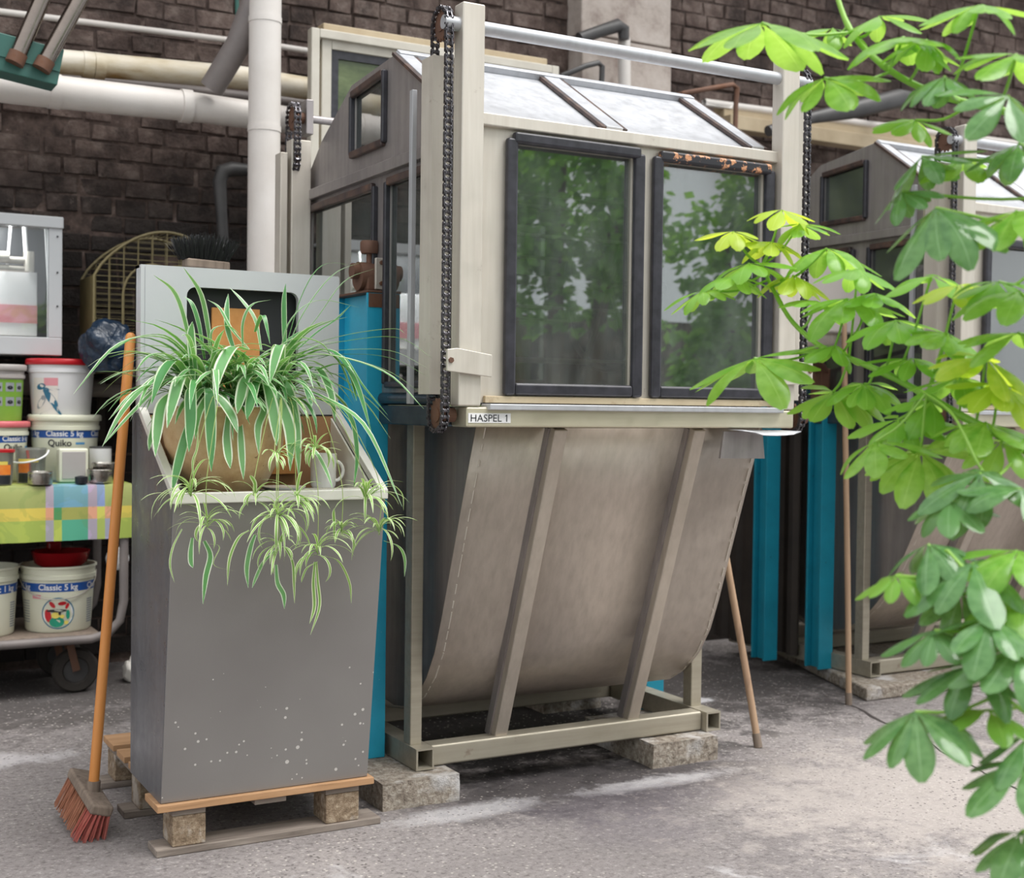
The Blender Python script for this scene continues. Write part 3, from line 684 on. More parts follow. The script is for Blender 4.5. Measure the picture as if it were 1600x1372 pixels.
    m_ = MB(); m_.bar(S_(1.655, .97, .006), S_(2.77, .97, .006), .03, .022, up=upn); m_.build('ridge_bar', MT['steel_roof'], T, bevel=.003)
    back = [(ry, rz), (4.074, 2.248 + apex * .6), (4.346, 2.108), (4.457, 2.022)]
    v = []
    for y, z in back: v += [(1.655, y, z), (2.765, y, z)]
    m_ = MB(); m_.add(v, [(0, 1, 3, 2), (2, 3, 5, 4), (4, 5, 7, 6)]); o = m_.build('roof_back', MT['steel_roof'], T); s_ = o.modifiers.new('t', 'SOLIDIFY'); s_.thickness = .008
    # side walls
    side = [(3.33, 1.20), (4.457, 1.20), (4.457, 2.022), (4.346, 2.108), (4.074, 2.246 + apex * .6), (ry, rz - .004), (3.33, 2.025)]
    H1 = [(3.795, 2.02), (4.045, 2.02), (4.045, 2.215 + apex * .4), (3.795, 2.235 + apex * .4)]
    H2 = rect(3.862, 1.265, 4.435, 1.878); H3 = rect(3.44, 1.265, 3.752, 1.878)
    for xs, mt_ in ((1.655, 'steel_dark'), (2.770, 'steel_dark')):
        plate('hood_side', MT[mt_], T, 'X', xs, .012, side, [H1, H2, H3])
        for Hh in (H1, H2, H3):
            m_ = MB(); m_.prism([(Hh[0][0] - .01, Hh[0][1] - .01), (Hh[1][0] + .01, Hh[1][1] - .01), (Hh[2][0] + .01, Hh[2][1] + .01), (Hh[3][0] - .01, Hh[3][1] + .01)], 'X', xs - .002, xs + .002)
            m_.build('side_pane', MT['glass_side'], T)
    xs = 1.655
    B('transom', (xs - .030, 3.36, 1.912), (xs - .004, 4.47, 1.948), 'steel_dark', .004)
    for a, b, w_, mt_ in (((3.795, 2.228 + apex * .4), (4.05, 2.208 + apex * .4), .024, 'rubber_brown'), ((3.79, 2.012), (4.055, 2.012), .024, 'rubber_brown'), ((3.787, 2.01), (3.787, 2.235 + apex * .4), .018, 'rubber'), ((4.052, 2.01), (4.052, 2.205 + apex * .4), .018, 'rubber'),
                          ((3.865, 1.884), (4.44, 1.884), .026, 'rubber_brown'), ((3.44, 1.884), (3.75, 1.884), .026, 'rubber_brown'), ((3.855, 1.26), (3.855, 1.885), .020, 'rubber'), ((3.76, 1.26), (3.76, 1.885), .020, 'rubber'), ((3.865, 1.258), (4.44, 1.258), .02, 'rubber'), ((3.44, 1.258), (3.75, 1.258), .02, 'rubber')):
        m_ = MB(); m_.bar((xs - .014, a[0], a[1]), (xs - .014, b[0], b[1]), .020, w_, up=(0, 0, 1) if abs(a[1] - b[1]) < .1 else (0, 1, 0)); m_.build('gasket', MT[mt_], T, bevel=.006)
    # back wall of the hood
    plate('hood_back', MT['steel_dark'], T, 'Y', 4.452, .01, rect(1.66, 1.20, 2.765, 2.02), [rect(1.80, 1.30, 2.15, 1.90), rect(2.28, 1.30, 2.62, 1.90)])
    B('back_pane', (1.79, 4.449, 1.29), (2.63, 4.455, 1.91), 'glass_side', 0)
    # lifting gear: guide posts, channels, shaft, sprockets and chains, brackets
    B('guide_post', (1.647, 3.262, 1.196), (1.717, 3.318, 2.312), 'steel_post', .005)
    B('guide_post', (2.790, 3.262, 1.196), (2.858, 3.318, 2.332), 'steel_post', .005)
    for x0, x1, zt in ((1.590, 1.660, 2.172), (2.885, 2.965, 2.30)):
        m_ = MB(); m_.box((x0, 3.333, 1.228), (x1, 3.338, zt)); m_.box((x0, 3.338, 1.228), (x0 + .005, 3.400, zt)); m_.box((x1 - .005, 3.338, 1.228), (x1, 3.400, zt)); m_.box((x0, 3.400, 1.228), (x1, 3.405, zt))
        m_.build('guide_channel', MT['steel_post'], T)
    B('guard_strip', (1.585, 3.455, 1.20), (1.600, 3.475, 2.10), 'steel_roof', .001)
    B('guard_strip', (1.612, 3.43, 1.90), (1.64, 3.435, 2.07), 'steel_band', .001)
    m_ = MB(); m_.tube([(1.650, 3.36, 1.25), (1.675, 3.36, 1.25), (1.675, 3.36, 1.95)], .010, 10); m_.build('rusty_tube', MT['rusty'], T, smooth=True)
    m_ = MB(); m_.tube([(1.60, 3.29, 2.254), (2.92, 3.29, 2.254)], .0195, 24); m_.build('lifting_shaft', MT['steel_roof'], T, smooth=True)
    for x, zt in ((1.612, 2.256), (2.905, 2.256)):
        chain(T, x, 3.322, zt, 1.170, .044, detail)
    for x0, x1, xb in ((1.603, 1.742, 1.613), (2.786, 2.918, 2.905)):
        pl_ = [(x0, 1.292), (x0, 1.352), (x0 + .03, 1.356), (x1, 1.340), (x1, 1.278), (x0 + .04, 1.288)] if x0 < 2 else [(x0, 1.275), (x0, 1.345), (x1, 1.352), (x1, 1.282)]
        m_ = MB(); m_.prism(pl_, 'Y', 3.245, 3.257); o = m_.build('lift_bracket', MT['steel_post'], T, bevel=.002)
        m_ = MB(); m_.tube([(xb, 3.24, 1.322), (xb, 3.25, 1.322)], .008, 6); m_.build('bolt', MT['rusty'], o)
    # rear left lifting post with its own short chain
    if detail:
        B('rear_post', (1.560, 4.40, .0), (1.632, 4.46, 2.118), 'steel_post', .004)
        B('rear_post', (1.520, 4.40, .0), (1.546, 4.46, 2.068), 'steel_post', .003)
        m_ = MB(); m_.tube([(1.57, 4.43, 2.20), (2.85, 4.43, 2.20)], .014, 14); m_.build('rear_shaft', MT['steel_dark'], T, smooth=True)
        B('bearing_block', (1.612, 4.40, 2.14), (1.640, 4.46, 2.262), 'steel_dark', .004)
        chain(T, 1.575, 4.43, 2.20, 2.05, .045, False)
    # winch reel inside the hood
    rc = Vector((0, 3.84, 1.62)); rd = .29
    reel = MB(); reel.tube([(1.68, rc.y, rc.z), (2.75, rc.y, rc.z)], .018, 16)
    ro = reel.build('winch_reel', MT['steel_post'], T, smooth=True)
    for x in (1.80, 2.52):
        m_ = MB(); pts = [(x, rc.y + rd * math.cos(2 * math.pi * i / 40), rc.z + rd * math.sin(2 * math.pi * i / 40)) for i in range(41)]; m_.tube(pts, .013, 8, False); m_.build('reel_ring', MT['steel_roof'], ro, smooth=True)
        m_ = MB()
        for i in range(6):
            a = math.pi * i / 3; m_.bar((x, rc.y, rc.z), (x, rc.y + rd * math.cos(a), rc.z + rd * math.sin(a)), .012, .02, up=(1, 0, 0))
        m_.build('reel_spokes', MT['steel_post'], ro)
    m_ = MB(); m_.lathe([(.001, 2.523), (rd, 2.523)], (0, rc.y, rc.z), 40, 'X'); m_.build('reel_disc', MT['translucent'], ro)
    for i in range(8):
        a = 2 * math.pi * (i + .5) / 8; m_ = MB(); m_.bar((1.80, rc.y + rd * math.cos(a), rc.z + rd * math.sin(a)), (2.52, rc.y + rd * math.cos(a), rc.z + rd * math.sin(a)), .02, .01); m_.build('reel_slat', MT['steel_post'], ro)
    if sticker:
        tl, brr = at(732, 645.5, Y=3.26), at(798, 661, Y=3.26)
        m_ = MB(); m_.box((tl.x, 3.2605, brr.z), (brr.x, 3.2618, tl.z)); st = m_.build('name_label', MT['white'], T)
        v, f = text_mesh('HASPEL 1', .0245); cx = (tl.x + brr.x) / 2 - .002; cz = (tl.z + brr.z) / 2
        xs_ = [p.x for p in v]; sc = (brr.x - tl.x) * .86 / (max(xs_) - min(xs_)); mx_ = (max(xs_) + min(xs_)) / 2; zs = [p.y for p in v]; mz = (max(zs) + min(zs)) / 2; sz = .020 / (max(zs) - min(zs))
        m_ = MB(); m_.add([(cx + (p.x - mx_) * sc, 3.2598, cz + (p.y - mz) * sz) for p in v], f)
        xr_ = cx + (max(xs_) - mx_) * sc; zt_ = cz + .010; m_.add([(xr_ - .0022, 3.2598, zt_), (xr_ - .0022, 3.2598, zt_ - .0030), (xr_ - .0068, 3.2598, zt_ - .0062), (xr_ - .0068, 3.2598, zt_ - .0040)], [(0, 1, 2, 3)]); m_.build('lettering', MT['ink'], st, fix=False)
        # folded scoop plate under the right end of the waist rail
        pp = [at(1118, 716, Y=3.30), at(1187, 716, Y=3.30), at(1190, 674, Y=3.28), at(1130, 674, Y=3.28)]
        m_ = MB(); m_.prism([(p.x, p.z) for p in pp], 'Y', 3.275, 3.285); m_.build('catch_plate', MT['steel_dark'], T, bevel=.001)
        v = []
        for i in range(9):
            t = i / 8; xx = 2.60 + .20 * t; zz = 1.133 - .010 * math.sin(t * math.pi * .9) ** 1.0 - (.006 if 2 < i < 8 else 0)
            v += [(xx, 3.275, 1.134 - .003 * t), (xx + .02 * t, 3.185 + .03 * (1 - t), zz)]
        m_ = MB(); m_.add(v, [(2 * i, 2 * i + 1, 2 * i + 3, 2 * i + 2) for i in range(8)]); o = m_.build('catch_lip', MT['steel_roof'], T, smooth=True); s_ = o.modifiers.new('t', 'SOLIDIFY'); s_.thickness = .003
    OFF = Vector((0, 0, 0))
    return T
machine('dyeing_machine', 'front stainless steel dyeing machine with hood windows and a HASPEL 1 label on its rail', (0, 0), sticker=True)
machine('dyeing_machine', 'second stainless steel dyeing machine half hidden behind the leaves on the right', (2.37, .37), base_dy=.15, win_top=1.86, detail=False, base_z=.06, apex=.05)

# concrete blocks under the machine
def block(label, x0, x1, y0, y1, z1):
    bm = bmesh.new(); bmesh.ops.create_cube(bm, size=1)
    bmesh.ops.subdivide_edges(bm, edges=bm.edges, cuts=9, use_grid_fill=True)
    random.seed(int(x0 * 100))
    for v in bm.verts:
        v.co = Vector((v.co.x * (x1 - x0), v.co.y * (y1 - y0), (v.co.z + .5) * z1))
        if v.co.z < z1 - .002: q_ = NZ.noise_vector(v.co * 14 + Vector((x0 * 9, 0, 0))); v.co.x += q_.x * .006; v.co.y += q_.y * .007
        else: v.co.z -= random.uniform(0, .002)
    me = bpy.data.meshes.new('concrete_block'); bm.to_mesh(me); bm.free(); me.materials.append(MT['block'])
    o = bpy.data.objects.new('concrete_block', me); COL.objects.link(o); o.location = ((x0 + x1) / 2, (y0 + y1) / 2, 0); ORG[o.name] = o.location
    return tag(o, label, 'block', 'concrete blocks under the machine')
block('rough concrete block under the front left corner of the machine beside the pallet', 1.545, 1.80, 3.53, 4.28, .083)
block('rough concrete block under the front right corner of the machine', 2.53, 2.795, 3.55, 3.98, .083)
block('rough concrete block under the rear left corner of the machine', 1.65, 1.85, 4.38, 4.62, .083)
block('rough concrete block under the rear right corner of the machine', 2.60, 2.86, 4.38, 4.62, .083)
# kerb under the second machine
kb = MB(); kb.prism([(3.90, 3.98), (7.4, 3.98), (7.4, 5.2), (5.2, 5.2), (4.62, 5.38), (4.40, 5.38)], 'Z', 0, .055)
o = kb.build('low_plinth', MT['block'], origin=(5, 4.5, 0), bevel=.01); tag(o, 'low rough concrete plinth under the second machine and the turquoise posts', 'plinth')

# turquoise column left of the machine
def column(label, x0, x1, y0, y1, z0, z1, mat, bearing=True):
    T = thing('blue_column', label, 'column', ((x0 + x1) / 2, (y0 + y1) / 2, z0), 'turquoise steel columns')
    for a, b, nm in (((x0, y0, z0), (x1, y0 + .012, z1), 'flange'), ((x0 + .006, y1 - .012, z0), (x1, y1, z1), 'flange'), (((x0 + x1) / 2 - .006, y0 + .012, z0), ((x0 + x1) / 2 + .006, y1 - .012, z1), 'web')):
        m_ = MB(); m_.box(a, b); m_.build(nm, MT[mat], T, bevel=.002)
    if bearing:
        m_ = MB(); m_.box((x0 - .002, y0 - .002, z1 - .0), (x1 + .004, y1 + .01, z1 + .008)); m_.build('top_plate', MT['rusty'], T, bevel=.002)
        m_ = MB(); m_.box((x0 + .004, y0 - .003, z1 - .045), (x1 - .0, y0, z1 - .002)); m_.build('worn_patch', MT['rusty'], T)
    return T
column('tall turquoise steel column with a rusty bearing on top, left of the front machine', 1.597, 1.672, 3.80, 4.08, .083, 1.545, 'blue')
column('nearer turquoise column beside the second machine, just left of the upright wooden pole', 3.985, 4.065, 4.36, 4.46, .055, 1.20, 'blue_dark', False)
column('farther turquoise column in the dark gap between the machines', 3.895, 3.972, 4.62, 4.72, .055, 1.30, 'blue_dark', False)
column('turquoise column hidden behind the right base corner of the front machine', 2.90, 2.98, 4.12, 4.26, 0, .9, 'blue_dark', False)
T = thing('bearing_housing', 'rusty pillow bearing with a grease cap standing on the tall turquoise column', 'bearing', (1.635, 3.86, 1.553))
m_ = MB(); m_.box((1.605, 3.82, 1.553), (1.660, 3.92, 1.60)); m_.build('housing', MT['rusty'], T, bevel=.006)
m_ = MB(); m_.tube([(1.59, 3.865, 1.60), (1.650, 3.865, 1.60)], .045, 18); m_.tube([(1.57, 3.865, 1.615), (1.662, 3.865, 1.615)], .025, 14); m_.build('bearing', MT['rusty'], T, smooth=True)
m_ = MB(); m_.box((1.625, 3.803, 1.556), (1.663, 3.815, 1.655)); o = m_.build('face_plate', MT['steel'], T, bevel=.003)
for zz in (1.575, 1.64):
    m_ = MB(); m_.tube([(1.644, 3.795, zz), (1.644, 3.804, zz)], .007, 6); m_.build('bolt', MT['rusty'], o)
m_ = MB(); m_.tube([(1.628, 3.86, 1.64), (1.628, 3.86, 1.675)], .010, 10); m_.lathe([(.001, 1.672), (.026, 1.672), (.030, 1.68), (.030, 1.706), (.026, 1.712), (.001, 1.712)], (1.628, 3.86, 0), 20); m_.build('grease_cap', MT['rusty'], T, smooth=True)

# dark ribbed sheet screen in the gap between the machines
T = thing('sheet_screen', 'dark ribbed metal sheets standing in the gap between the two machines', 'screen', (4.6, 5.45, 0))
for i in range(22):
    x = 3.3 + i * .115
    m_ = MB(); m_.prism([(x, 5.46), (x + .02, 5.44), (x + .05, 5.44), (x + .07, 5.46), (x + .115, 5.46), (x + .115, 5.47), (x, 5.47)], 'Z', .1, 1.18); m_.build('sheet_panel', MT['dark_sheet'], T)
for i in range(9):
    y = 4.56 + i * .10
    m_ = MB(); m_.prism([(4.035, y), (4.015, y + .02), (4.015, y + .05), (4.035, y + .07), (4.035, y + .1), (4.045, y + .1), (4.045, y)], 'Z', .08, 1.12); m_.build('sheet_panel', MT['dark_sheet'], T)
m_ = MB(); m_.box((3.3, 5.40, 1.18), (5.85, 5.48, 1.24)); m_.box((3.3, 5.40, 0), (5.85, 5.48, .1)); m_.box((3.3, 5.42, .64), (5.85, 5.44, .67)); m_.build('screen_rail', MT['dark_sheet'], T, bevel=.004)
# pale motor housing between machines
YM = 4.02
c0 = at(1263, 395, Y=YM); c1 = at(1345, 560, Y=YM); zt_ = c0.z; zm = at(1300, 520, Y=YM).z
T = thing('motor_housing', 'pale rounded motor housing between the machines behind the leaves', 'motor', (c0.x + .08, YM + .1, zm))
m_ = MB(); m_.prism([(c0.x, zm), (c1.x, zm)] + [(c1.x - .08 * (1 - math.cos(a)), zt_ - .08 + .08 * math.sin(a)) for a in (0, .4, .8, 1.2, 1.57)] + [(c0.x, zt_)], 'Y', YM, YM + .16); m_.build('cover', MT['cloudgrey'], T, bevel=.01, seg=3)
m_ = MB(); m_.tube([(c0.x + .02, YM + .07, zm - .02), (c1.x - .06, YM + .07, zm - .02)], .045, 18); m_.build('motor_barrel', MT['steel'], T, smooth=True)
m_ = MB(); m_.bar((c0.x + .09, YM + .12, zm - .02), (4.01, 4.40, 1.36), .06, .02); m_.bar((4.01, 4.40, 1.38), (4.02, 4.41, 1.20), .07, .07, up=(0, 1, 0)); m_.build('support', MT['rusty'], T, bevel=.004)

# broom sticks leaning on the machines
def stick(label, a, b, r):
    T = thing('wooden_pole', label, 'pole', a); m_ = MB(); a = Vector(a); b = Vector(b)
    pts = [a.lerp(b, i / 6) + Vector((math.sin(i) * .002, 0, 0)) for i in range(7)]
    m_.tube(pts, [r * .95] * 6 + [r * .8], 12); m_.build('shaft', MT['stick'], T, smooth=True)
    m_ = MB(); m_.tube([a, a + (b - a).normalized() * .05], r * 1.12, 12); m_.build('worn_end', MT['greywood'], T, smooth=True); return T
a = at(1185, 1168, Z=0); b = at(1118, 770, Y=3.80); stick('wooden pole leaning behind the right edge of the front machine vat', a, b, .0135)
a = at(1326, 1101, Z=0); b = at(1319, 478, Y=4.02); stick('upright wooden pole leaning against the second machine, in front of the turquoise column', a, b, .0125)

# low dark wall added behind the camera to darken reflections in glass and steel
ob = MB(); ob.box((-3.2, -4.9, 0), (12, -4.7, 2.1)); o = ob.build('reflection_wall', MT['mortar']); o['kind'] = 'structure'
# ============================================================ GREY CONTROL CABINET ON ITS PALLET
CX0, CX1 = .875, 1.460
T = thing('control_cabinet', 'tall grey metal control desk cabinet with sloping open tray, standing on a pallet', 'cabinet', (1.17, 3.62, .14))
CAB = T
def B(par, nm, a, b, mat, bev=.003, seg=2):
    m_ = MB(); m_.box(a, b); return m_.build(nm, MT[mat], par, bevel=bev, seg=seg)
# front, sides, back
m_ = MB(); m_.prism([(3.440, .140), (3.452, .140), (3.345, .945), (3.333, .945)], 'X', CX0, CX1); m_.build('front_panel', MT['cab'], T, bevel=.002)
for x0, nm in ((CX0, 'side_panel'), (CX1 - .008, 'side_panel')):
    m_ = MB(); m_.prism([(3.444, .140), (3.780, .140), (3.780, 1.165), (3.690, 1.165), (3.337, .955)], 'X', x0 - .001, x0 + .008); m_.build(nm, MT['cab_side'], T)
B(T, 'rear_panel', (CX0, 3.775, .14), (CX1, 3.785, 1.165), 'cab')
B(T, 'tray_floor', (CX0 + .008, 3.335, .935), (CX1 - .008, 3.70, .947), 'dark', 0)
# pale trims on the sloping edges and along the front
for x0, x1 in ((CX0 - .004, CX0 + .018), (CX1 - .020, CX1 + .004)):
    m_ = MB(); m_.prism([(3.328, .942), (3.328, .968), (3.690, 1.182), (3.690, 1.160)], 'X', x0, x1); m_.build('edge_trim', MT['trim_white'], T, bevel=.002)
B(T, 'edge_trim', (CX0 - .004, 3.322, .938), (CX1 + .004, 3.345, .966), 'trim_white', .003)
m_ = MB(); m_.prism([(3.346, .948), (3.69, .948), (3.69, 1.158)], 'X', CX1 - .026, CX1 - .020); m_.build('tray_lining', MT['paper'], T)
B(T, 'tray_back', (CX0 + .01, 3.684, .947), (CX1 - .01, 3.69, 1.16), 'card', 0)
B(T, 'control_box', (1.235, 3.665, .99), (1.325, 3.684, 1.135), 'cork', .003)
B(T, 'tray_plate', (1.19, 3.40, .947), (1.43, 3.60, .953), 'cab_light', .002)
m_ = MB(); m_.tube([(1.26, 3.47, .957), (1.43, 3.40, .960)], .006, 8); m_.build('metal_rod', MT['steel'], T, smooth=True)
# upright display panel with a rounded opening
o = plate('display_panel', MT['cab_light'], T, 'Y', 3.700, .020, rrect(CX0 + .012, 1.165, CX1, 1.577, .004, 1), [rrect(1.003, 1.235, 1.333, 1.522, .025)])
m_ = MB(); m_.box((CX0, 3.692, 1.165), (CX0 + .014, 3.755, 1.577)); m_.box((CX0, 3.745, 1.165), (CX1, 3.755, 1.577)); m_.box((CX1 - .008, 3.71, 1.165), (CX1, 3.745, 1.577)); m_.box((CX0, 3.71, 1.569), (CX1, 3.745, 1.577)); m_.build('display_housing', MT['cab_light'], T)
B(T, 'display_backing', (.99, 3.738, 1.22), (1.345, 3.744, 1.53), 'dark', 0)
B(T, 'cork_board', (1.085, 3.725, 1.24), (1.228, 3.735, 1.470), 'cork', .002)
# white mug and saucer in the tray
T = thing('mug', 'white ceramic mug at the right side of the cabinet tray beside the plant pot', 'mug', (1.365, 3.56, .953))
m_ = MB(); m_.lathe([(.001, .953), (.030, .953), (.036, .965), (.038, 1.055), (.035, 1.055), (.033, .965), (.001, .960)], (1.365, 3.56, 0), 28); m_.build('cup', MT['ceramic'], T, smooth=True)
m_ = MB(); m_.tube([(1.395 + .025 * math.sin(a), 3.545, 1.005 + .028 * math.cos(a)) for a in [i * math.pi / 8 for i in range(9)]], .005, 8); m_.build('handle', MT['ceramic'], T, smooth=True)
m_ = MB(); m_.lathe([(.001, .953), (.04, .953), (.062, .962), (.064, .965), (.04, .958), (.001, .957)], (1.23, 3.52, 0), 28); o = m_.build('saucer', MT['ceramic'], origin=(1.23, 3.52, .953), smooth=True); tag(o, 'white saucer lying in the cabinet tray right behind the plant pot', 'saucer')
m_ = MB(); m_.lathe([(.001, .947), (.030, .947), (.034, 1.03), (.031, 1.03), (.028, .955), (.001, .953)], (.925, 3.54, 0), 20); o = m_.build('small_cup', MT['ceramic'], origin=(.925, 3.54, .947), smooth=True); tag(o, 'small pale cup in the left corner of the cabinet tray', 'cup')

# pallet
T = thing('wooden_pallet', 'wooden pallet with chipboard blocks under the grey control cabinet', 'pallet', (1.17, 3.85, 0))
for i, (y0, y1) in enumerate(((3.425, 3.56), (3.62, 3.72), (3.77, 3.90), (3.95, 4.05), (4.10, 4.24))):
    m_ = MB(); m_.box((.862 if i == 0 else .895, y0, .120), (1.475 if i == 0 else 1.48, y1, .139)); m_.build('deck_board', MT['pallet'], T, bevel=.002)
for x0, x1 in ((.905, .995), (1.13, 1.22), (1.335, 1.435)):
    m_ = MB(); m_.box((x0, 3.44, .102), (x1, 4.23, .120)); m_.build('stringer_board', MT['pallet_old'], T, bevel=.002)
    for y0 in (3.438, 3.80, 4.12):
        if x0 == 1.13 and y0 == 3.438: continue
        m_ = MB(); m_.box((x0, y0, .020), (x1, y0 + .10, .102)); m_.build('pallet_block', MT['chip'], T, bevel=.004)
for y0 in (3.432, 3.80, 4.12):
    m_ = MB(); m_.box((.862, y0, 0), (1.50, y0 + .095, .020)); m_.build('runner_board', MT['pallet_old'], T, bevel=.003)

# brush on top of the cabinet
T = thing('hand_brush', 'black bristled brush head lying bristles up on top of the grey cabinet', 'brush', (1.05, 3.72, 1.577))
a = at(288, 403, Y=3.73); b = at(350, 412, Y=3.735)
m_ = MB(); m_.bar((a.x, 3.73, 1.592), (b.x + .01, 3.735, 1.588), .055, .026); m_.build('brush_block', MT['greywood'], T, bevel=.006)
m_ = MB(); random.seed(4)
for i in range(620):
    t = random.random(); u = random.uniform(-1, 1); x = a.x - .012 + (b.x - a.x + .02) * t; y = 3.732 + u * .022
    d = Vector(((t - .5) * .05 + random.uniform(-.012, .012), u * .028, .072 + random.uniform(-.010, .008) - abs(t - .5) * .035))
    p = Vector((x, y, 1.602)); q = p + d; s_ = Vector((.0009, 0, 0)); m_.add([p - s_, p + s_, q + s_ * .6, q - s_ * .6], [(0, 1, 2, 3)]); s_ = Vector((0, .0009, 0)); m_.add([p - s_, p + s_, q], [(0, 1, 2)])
o = m_.build('bristles', MT['bristle_black'], T, fix=False); o['kind'] = 'stuff'

# push broom with orange handle
P1 = at(160, 1268, Z=.085); P2 = at(122, 1208, Z=.12)
T = thing('push_broom', 'push broom with varnished orange handle leaning on the left side of the grey cabinet', 'broom', ((P1.x + P2.x) / 2, (P1.y + P2.y) / 2, 0))
ax = (P2 - P1).normalized(); dn = (Vector((-.30, -.02, -1)) - ax * ax.dot(Vector((-.30, -.02, -1)))).normalized(); sd_ = ax.cross(dn)
m_ = MB(); m_.bar(P1 - dn * .0, P2, .062, .030, up=-dn); m_.build('broom_head', MT['greywood'], T, bevel=.008)
m_ = MB(); m2 = MB(); random.seed(8)
for i in range(700):
    t = (i % 28 + .5) / 28 + random.uniform(-.008, .008); u = random.choice((-.9, -.45, 0, .45, .9)) + random.uniform(-.1, .1)
    p = P1.lerp(P2, t) + sd_ * u * .026 + dn * .012; L = .085 + random.uniform(-.006, .006)
    q = p + dn * L + sd_ * u * .016 + ax * ((t - .5) * -.012 + random.uniform(-.008, .008))
    if q.z < .001: q = p + (q - p) * ((p.z - .001) / (p.z - q.z))
    for s_ in (ax * .0013, sd_ * .0013): (m2 if t < .22 else m_).add([p - s_, p + s_, q + s_ * .7, q - s_ * .7], [(0, 1, 2, 3)])
o = m_.build('bristles', MT['bristle'], T, fix=False); o['kind'] = 'stuff'
o = m2.build('bristles', MT['bristle_pink'], T, fix=False); o['kind'] = 'stuff'; o['label'] = 'pinkish worn bristles at the near end'
hb = P1.lerp(P2, .42) - dn * .010; ht = at(204, 527, Y=3.735)
m_ = MB(); m_.tube([hb.lerp(ht, i / 8) for i in range(9)] + [ht + (ht - hb).normalized() * .008, ht + (ht - hb).normalized() * .013], [.0145] * 8 + [.0145, .012, .006], 16); m_.build('broom_handle', MT['handle'], T, smooth=True)
m_ = MB(); m_.tube([hb - (ht - hb).normalized() * .005, hb + (ht - hb).normalized() * .03], .019, 14); m_.build('handle_socket', MT['greywood'], T, smooth=True)

# ============================================================ TROLLEY TABLE WITH BUCKETS
TY0, TY1 = 5.45, 6.0; TX0, TX1 = .28, 1.262; TZ = .862
T = thing('trolley_table', 'tube framed trolley with a lower shelf and wheels under the checked oilcloth', 'trolley', (.8, 5.7, 0))
B(T, 'table_board', (TX0 + .01, TY0 + .01, TZ - .025), (TX1 - .01, TY1, TZ - .006), 'greywood')
B(T, 'shelf_board', (TX0, TY0 + .02, .235), (TX1 - .12, TY1, .252), 'greywood')
m_ = MB(); m_.tube([(TX0, TY0 + .01, .232), (TX1 - .16, TY0 + .01, .232), (TX1 - .09, TY0 + .01, .250), (TX1 - .045, TY0 + .01, .30), (TX1 - .03, TY0 + .01, .38), (TX1 - .03, TY0 + .01, TZ - .03)], .018, 14); m_.build('frame_tube', MT['pipe_grey'], T, smooth=True)
m_ = MB(); m_.tube([(TX0, TY1 - .02, .232), (TX1 - .16, TY1 - .02, .232), (TX1 - .09, TY1 - .02, .250), (TX1 - .045, TY1 - .02, .30), (TX1 - .03, TY1 - .02, .38), (TX1 - .03, TY1 - .02, TZ - .03)], .018, 14); m_.build('frame_tube', MT['pipe_grey'], T, smooth=True)
for x, y in ((1.06, 5.56), (1.06, 5.92), (.40, 5.56), (.40, 5.92)):
    m_ = MB(); m_.lathe([(.055, -.022), (.083, -.022), (.092, -.010), (.092, .010), (.083, .022), (.055, .022), (.050, .016), (.050, -.016), (.055, -.022)], (x, y, .092), 30, 'Y'); w_ = m_.build('wheel', MT['tyre'], T, smooth=True)
    m_ = MB(); m_.lathe([(.001, -.014), (.052, -.010), (.052, .010), (.001, .014)], (x, y, .092), 24, 'Y'); m_.build('hub', MT['pipe_dark'], w_, smooth=True)
    m_ = MB(); m_.bar((x, y - .03, .092), (x - .03, y - .03, .22), .03, .004, up=(0, 1, 0)); m_.bar((x, y + .03, .092), (x - .03, y + .03, .22), .03, .004, up=(0, 1, 0)); m_.box((x - .06, y - .035, .212), (x + .01, y + .035, .220)); m_.build('caster_fork', MT['rusty'], T)
# oilcloth: checked, hangs over the front edge
m = M('checked oilcloth', '#88aa88', .28)
cs_ = m.n.new('ShaderNodeSeparateXYZ'); m.l.new(m.tc.outputs['UV'], cs_.inputs[0])
def steps(src, stops):
    r = m.n.new('ShaderNodeValToRGB'); r.color_ramp.interpolation = 'CONSTANT'; e = r.color_ramp.elements
    while len(e) < len(stops): e.new(.5)
    for i, (p_, c_) in enumerate(stops): e[i].position = p_; e[i].color = lin(c_)
    m.l.new(src, r.inputs[0]); return r.outputs[0]
fx = m.n.new('ShaderNodeMath'); fx.operation = 'FRACT'; m.l.new(cs_.outputs[0], fx.inputs[0])
fy_ = m.n.new('ShaderNodeMath'); fy_.operation = 'FRACT'; m.l.new(cs_.outputs[1], fy_.inputs[0])
A_ = steps(fx.outputs[0], [(0, '#a3aa6a'), (.40, '#b9a6bf'), (.47, '#6ba0b8'), (.56, '#78a6bc'), (.78, '#b9a3bd'), (.86, '#8fa0cc'), (.93, '#a6b070')])
B_ = steps(fx.outputs[0], [(0, '#d9c560'), (.40, '#dfa384'), (.47, '#559662'), (.54, '#a3a45c'), (.78, '#e3a88a'), (.86, '#d3d068'), (.93, '#dfa384')])
C_ = steps(fx.outputs[0], [(0, '#acbb5c'), (.40, '#b0a8ba'), (.47, '#b9c660'), (.54, '#5ba98c'), (.78, '#b9a9c2'), (.86, '#b6c46a'), (.93, '#aaa5c4')])
s1 = steps(fy_.outputs[0], [(0, (1, 1, 1)), (.30, (0, 0, 0))]); s2 = steps(fy_.outputs[0], [(0, (0, 0, 0)), (.30, (1, 1, 1)), (.48, (0, 0, 0))])
c = m.mix(s1, A_, C_); c = m.mix(s2, c, B_)
c = m.mix(m.ramp(m.noise(9, 3, .5, dist=1.2), [(.50, 0), (.53, .22)]), c, '#6f8f4e'); m.setc(c)
MT['oilcloth'] = m.m
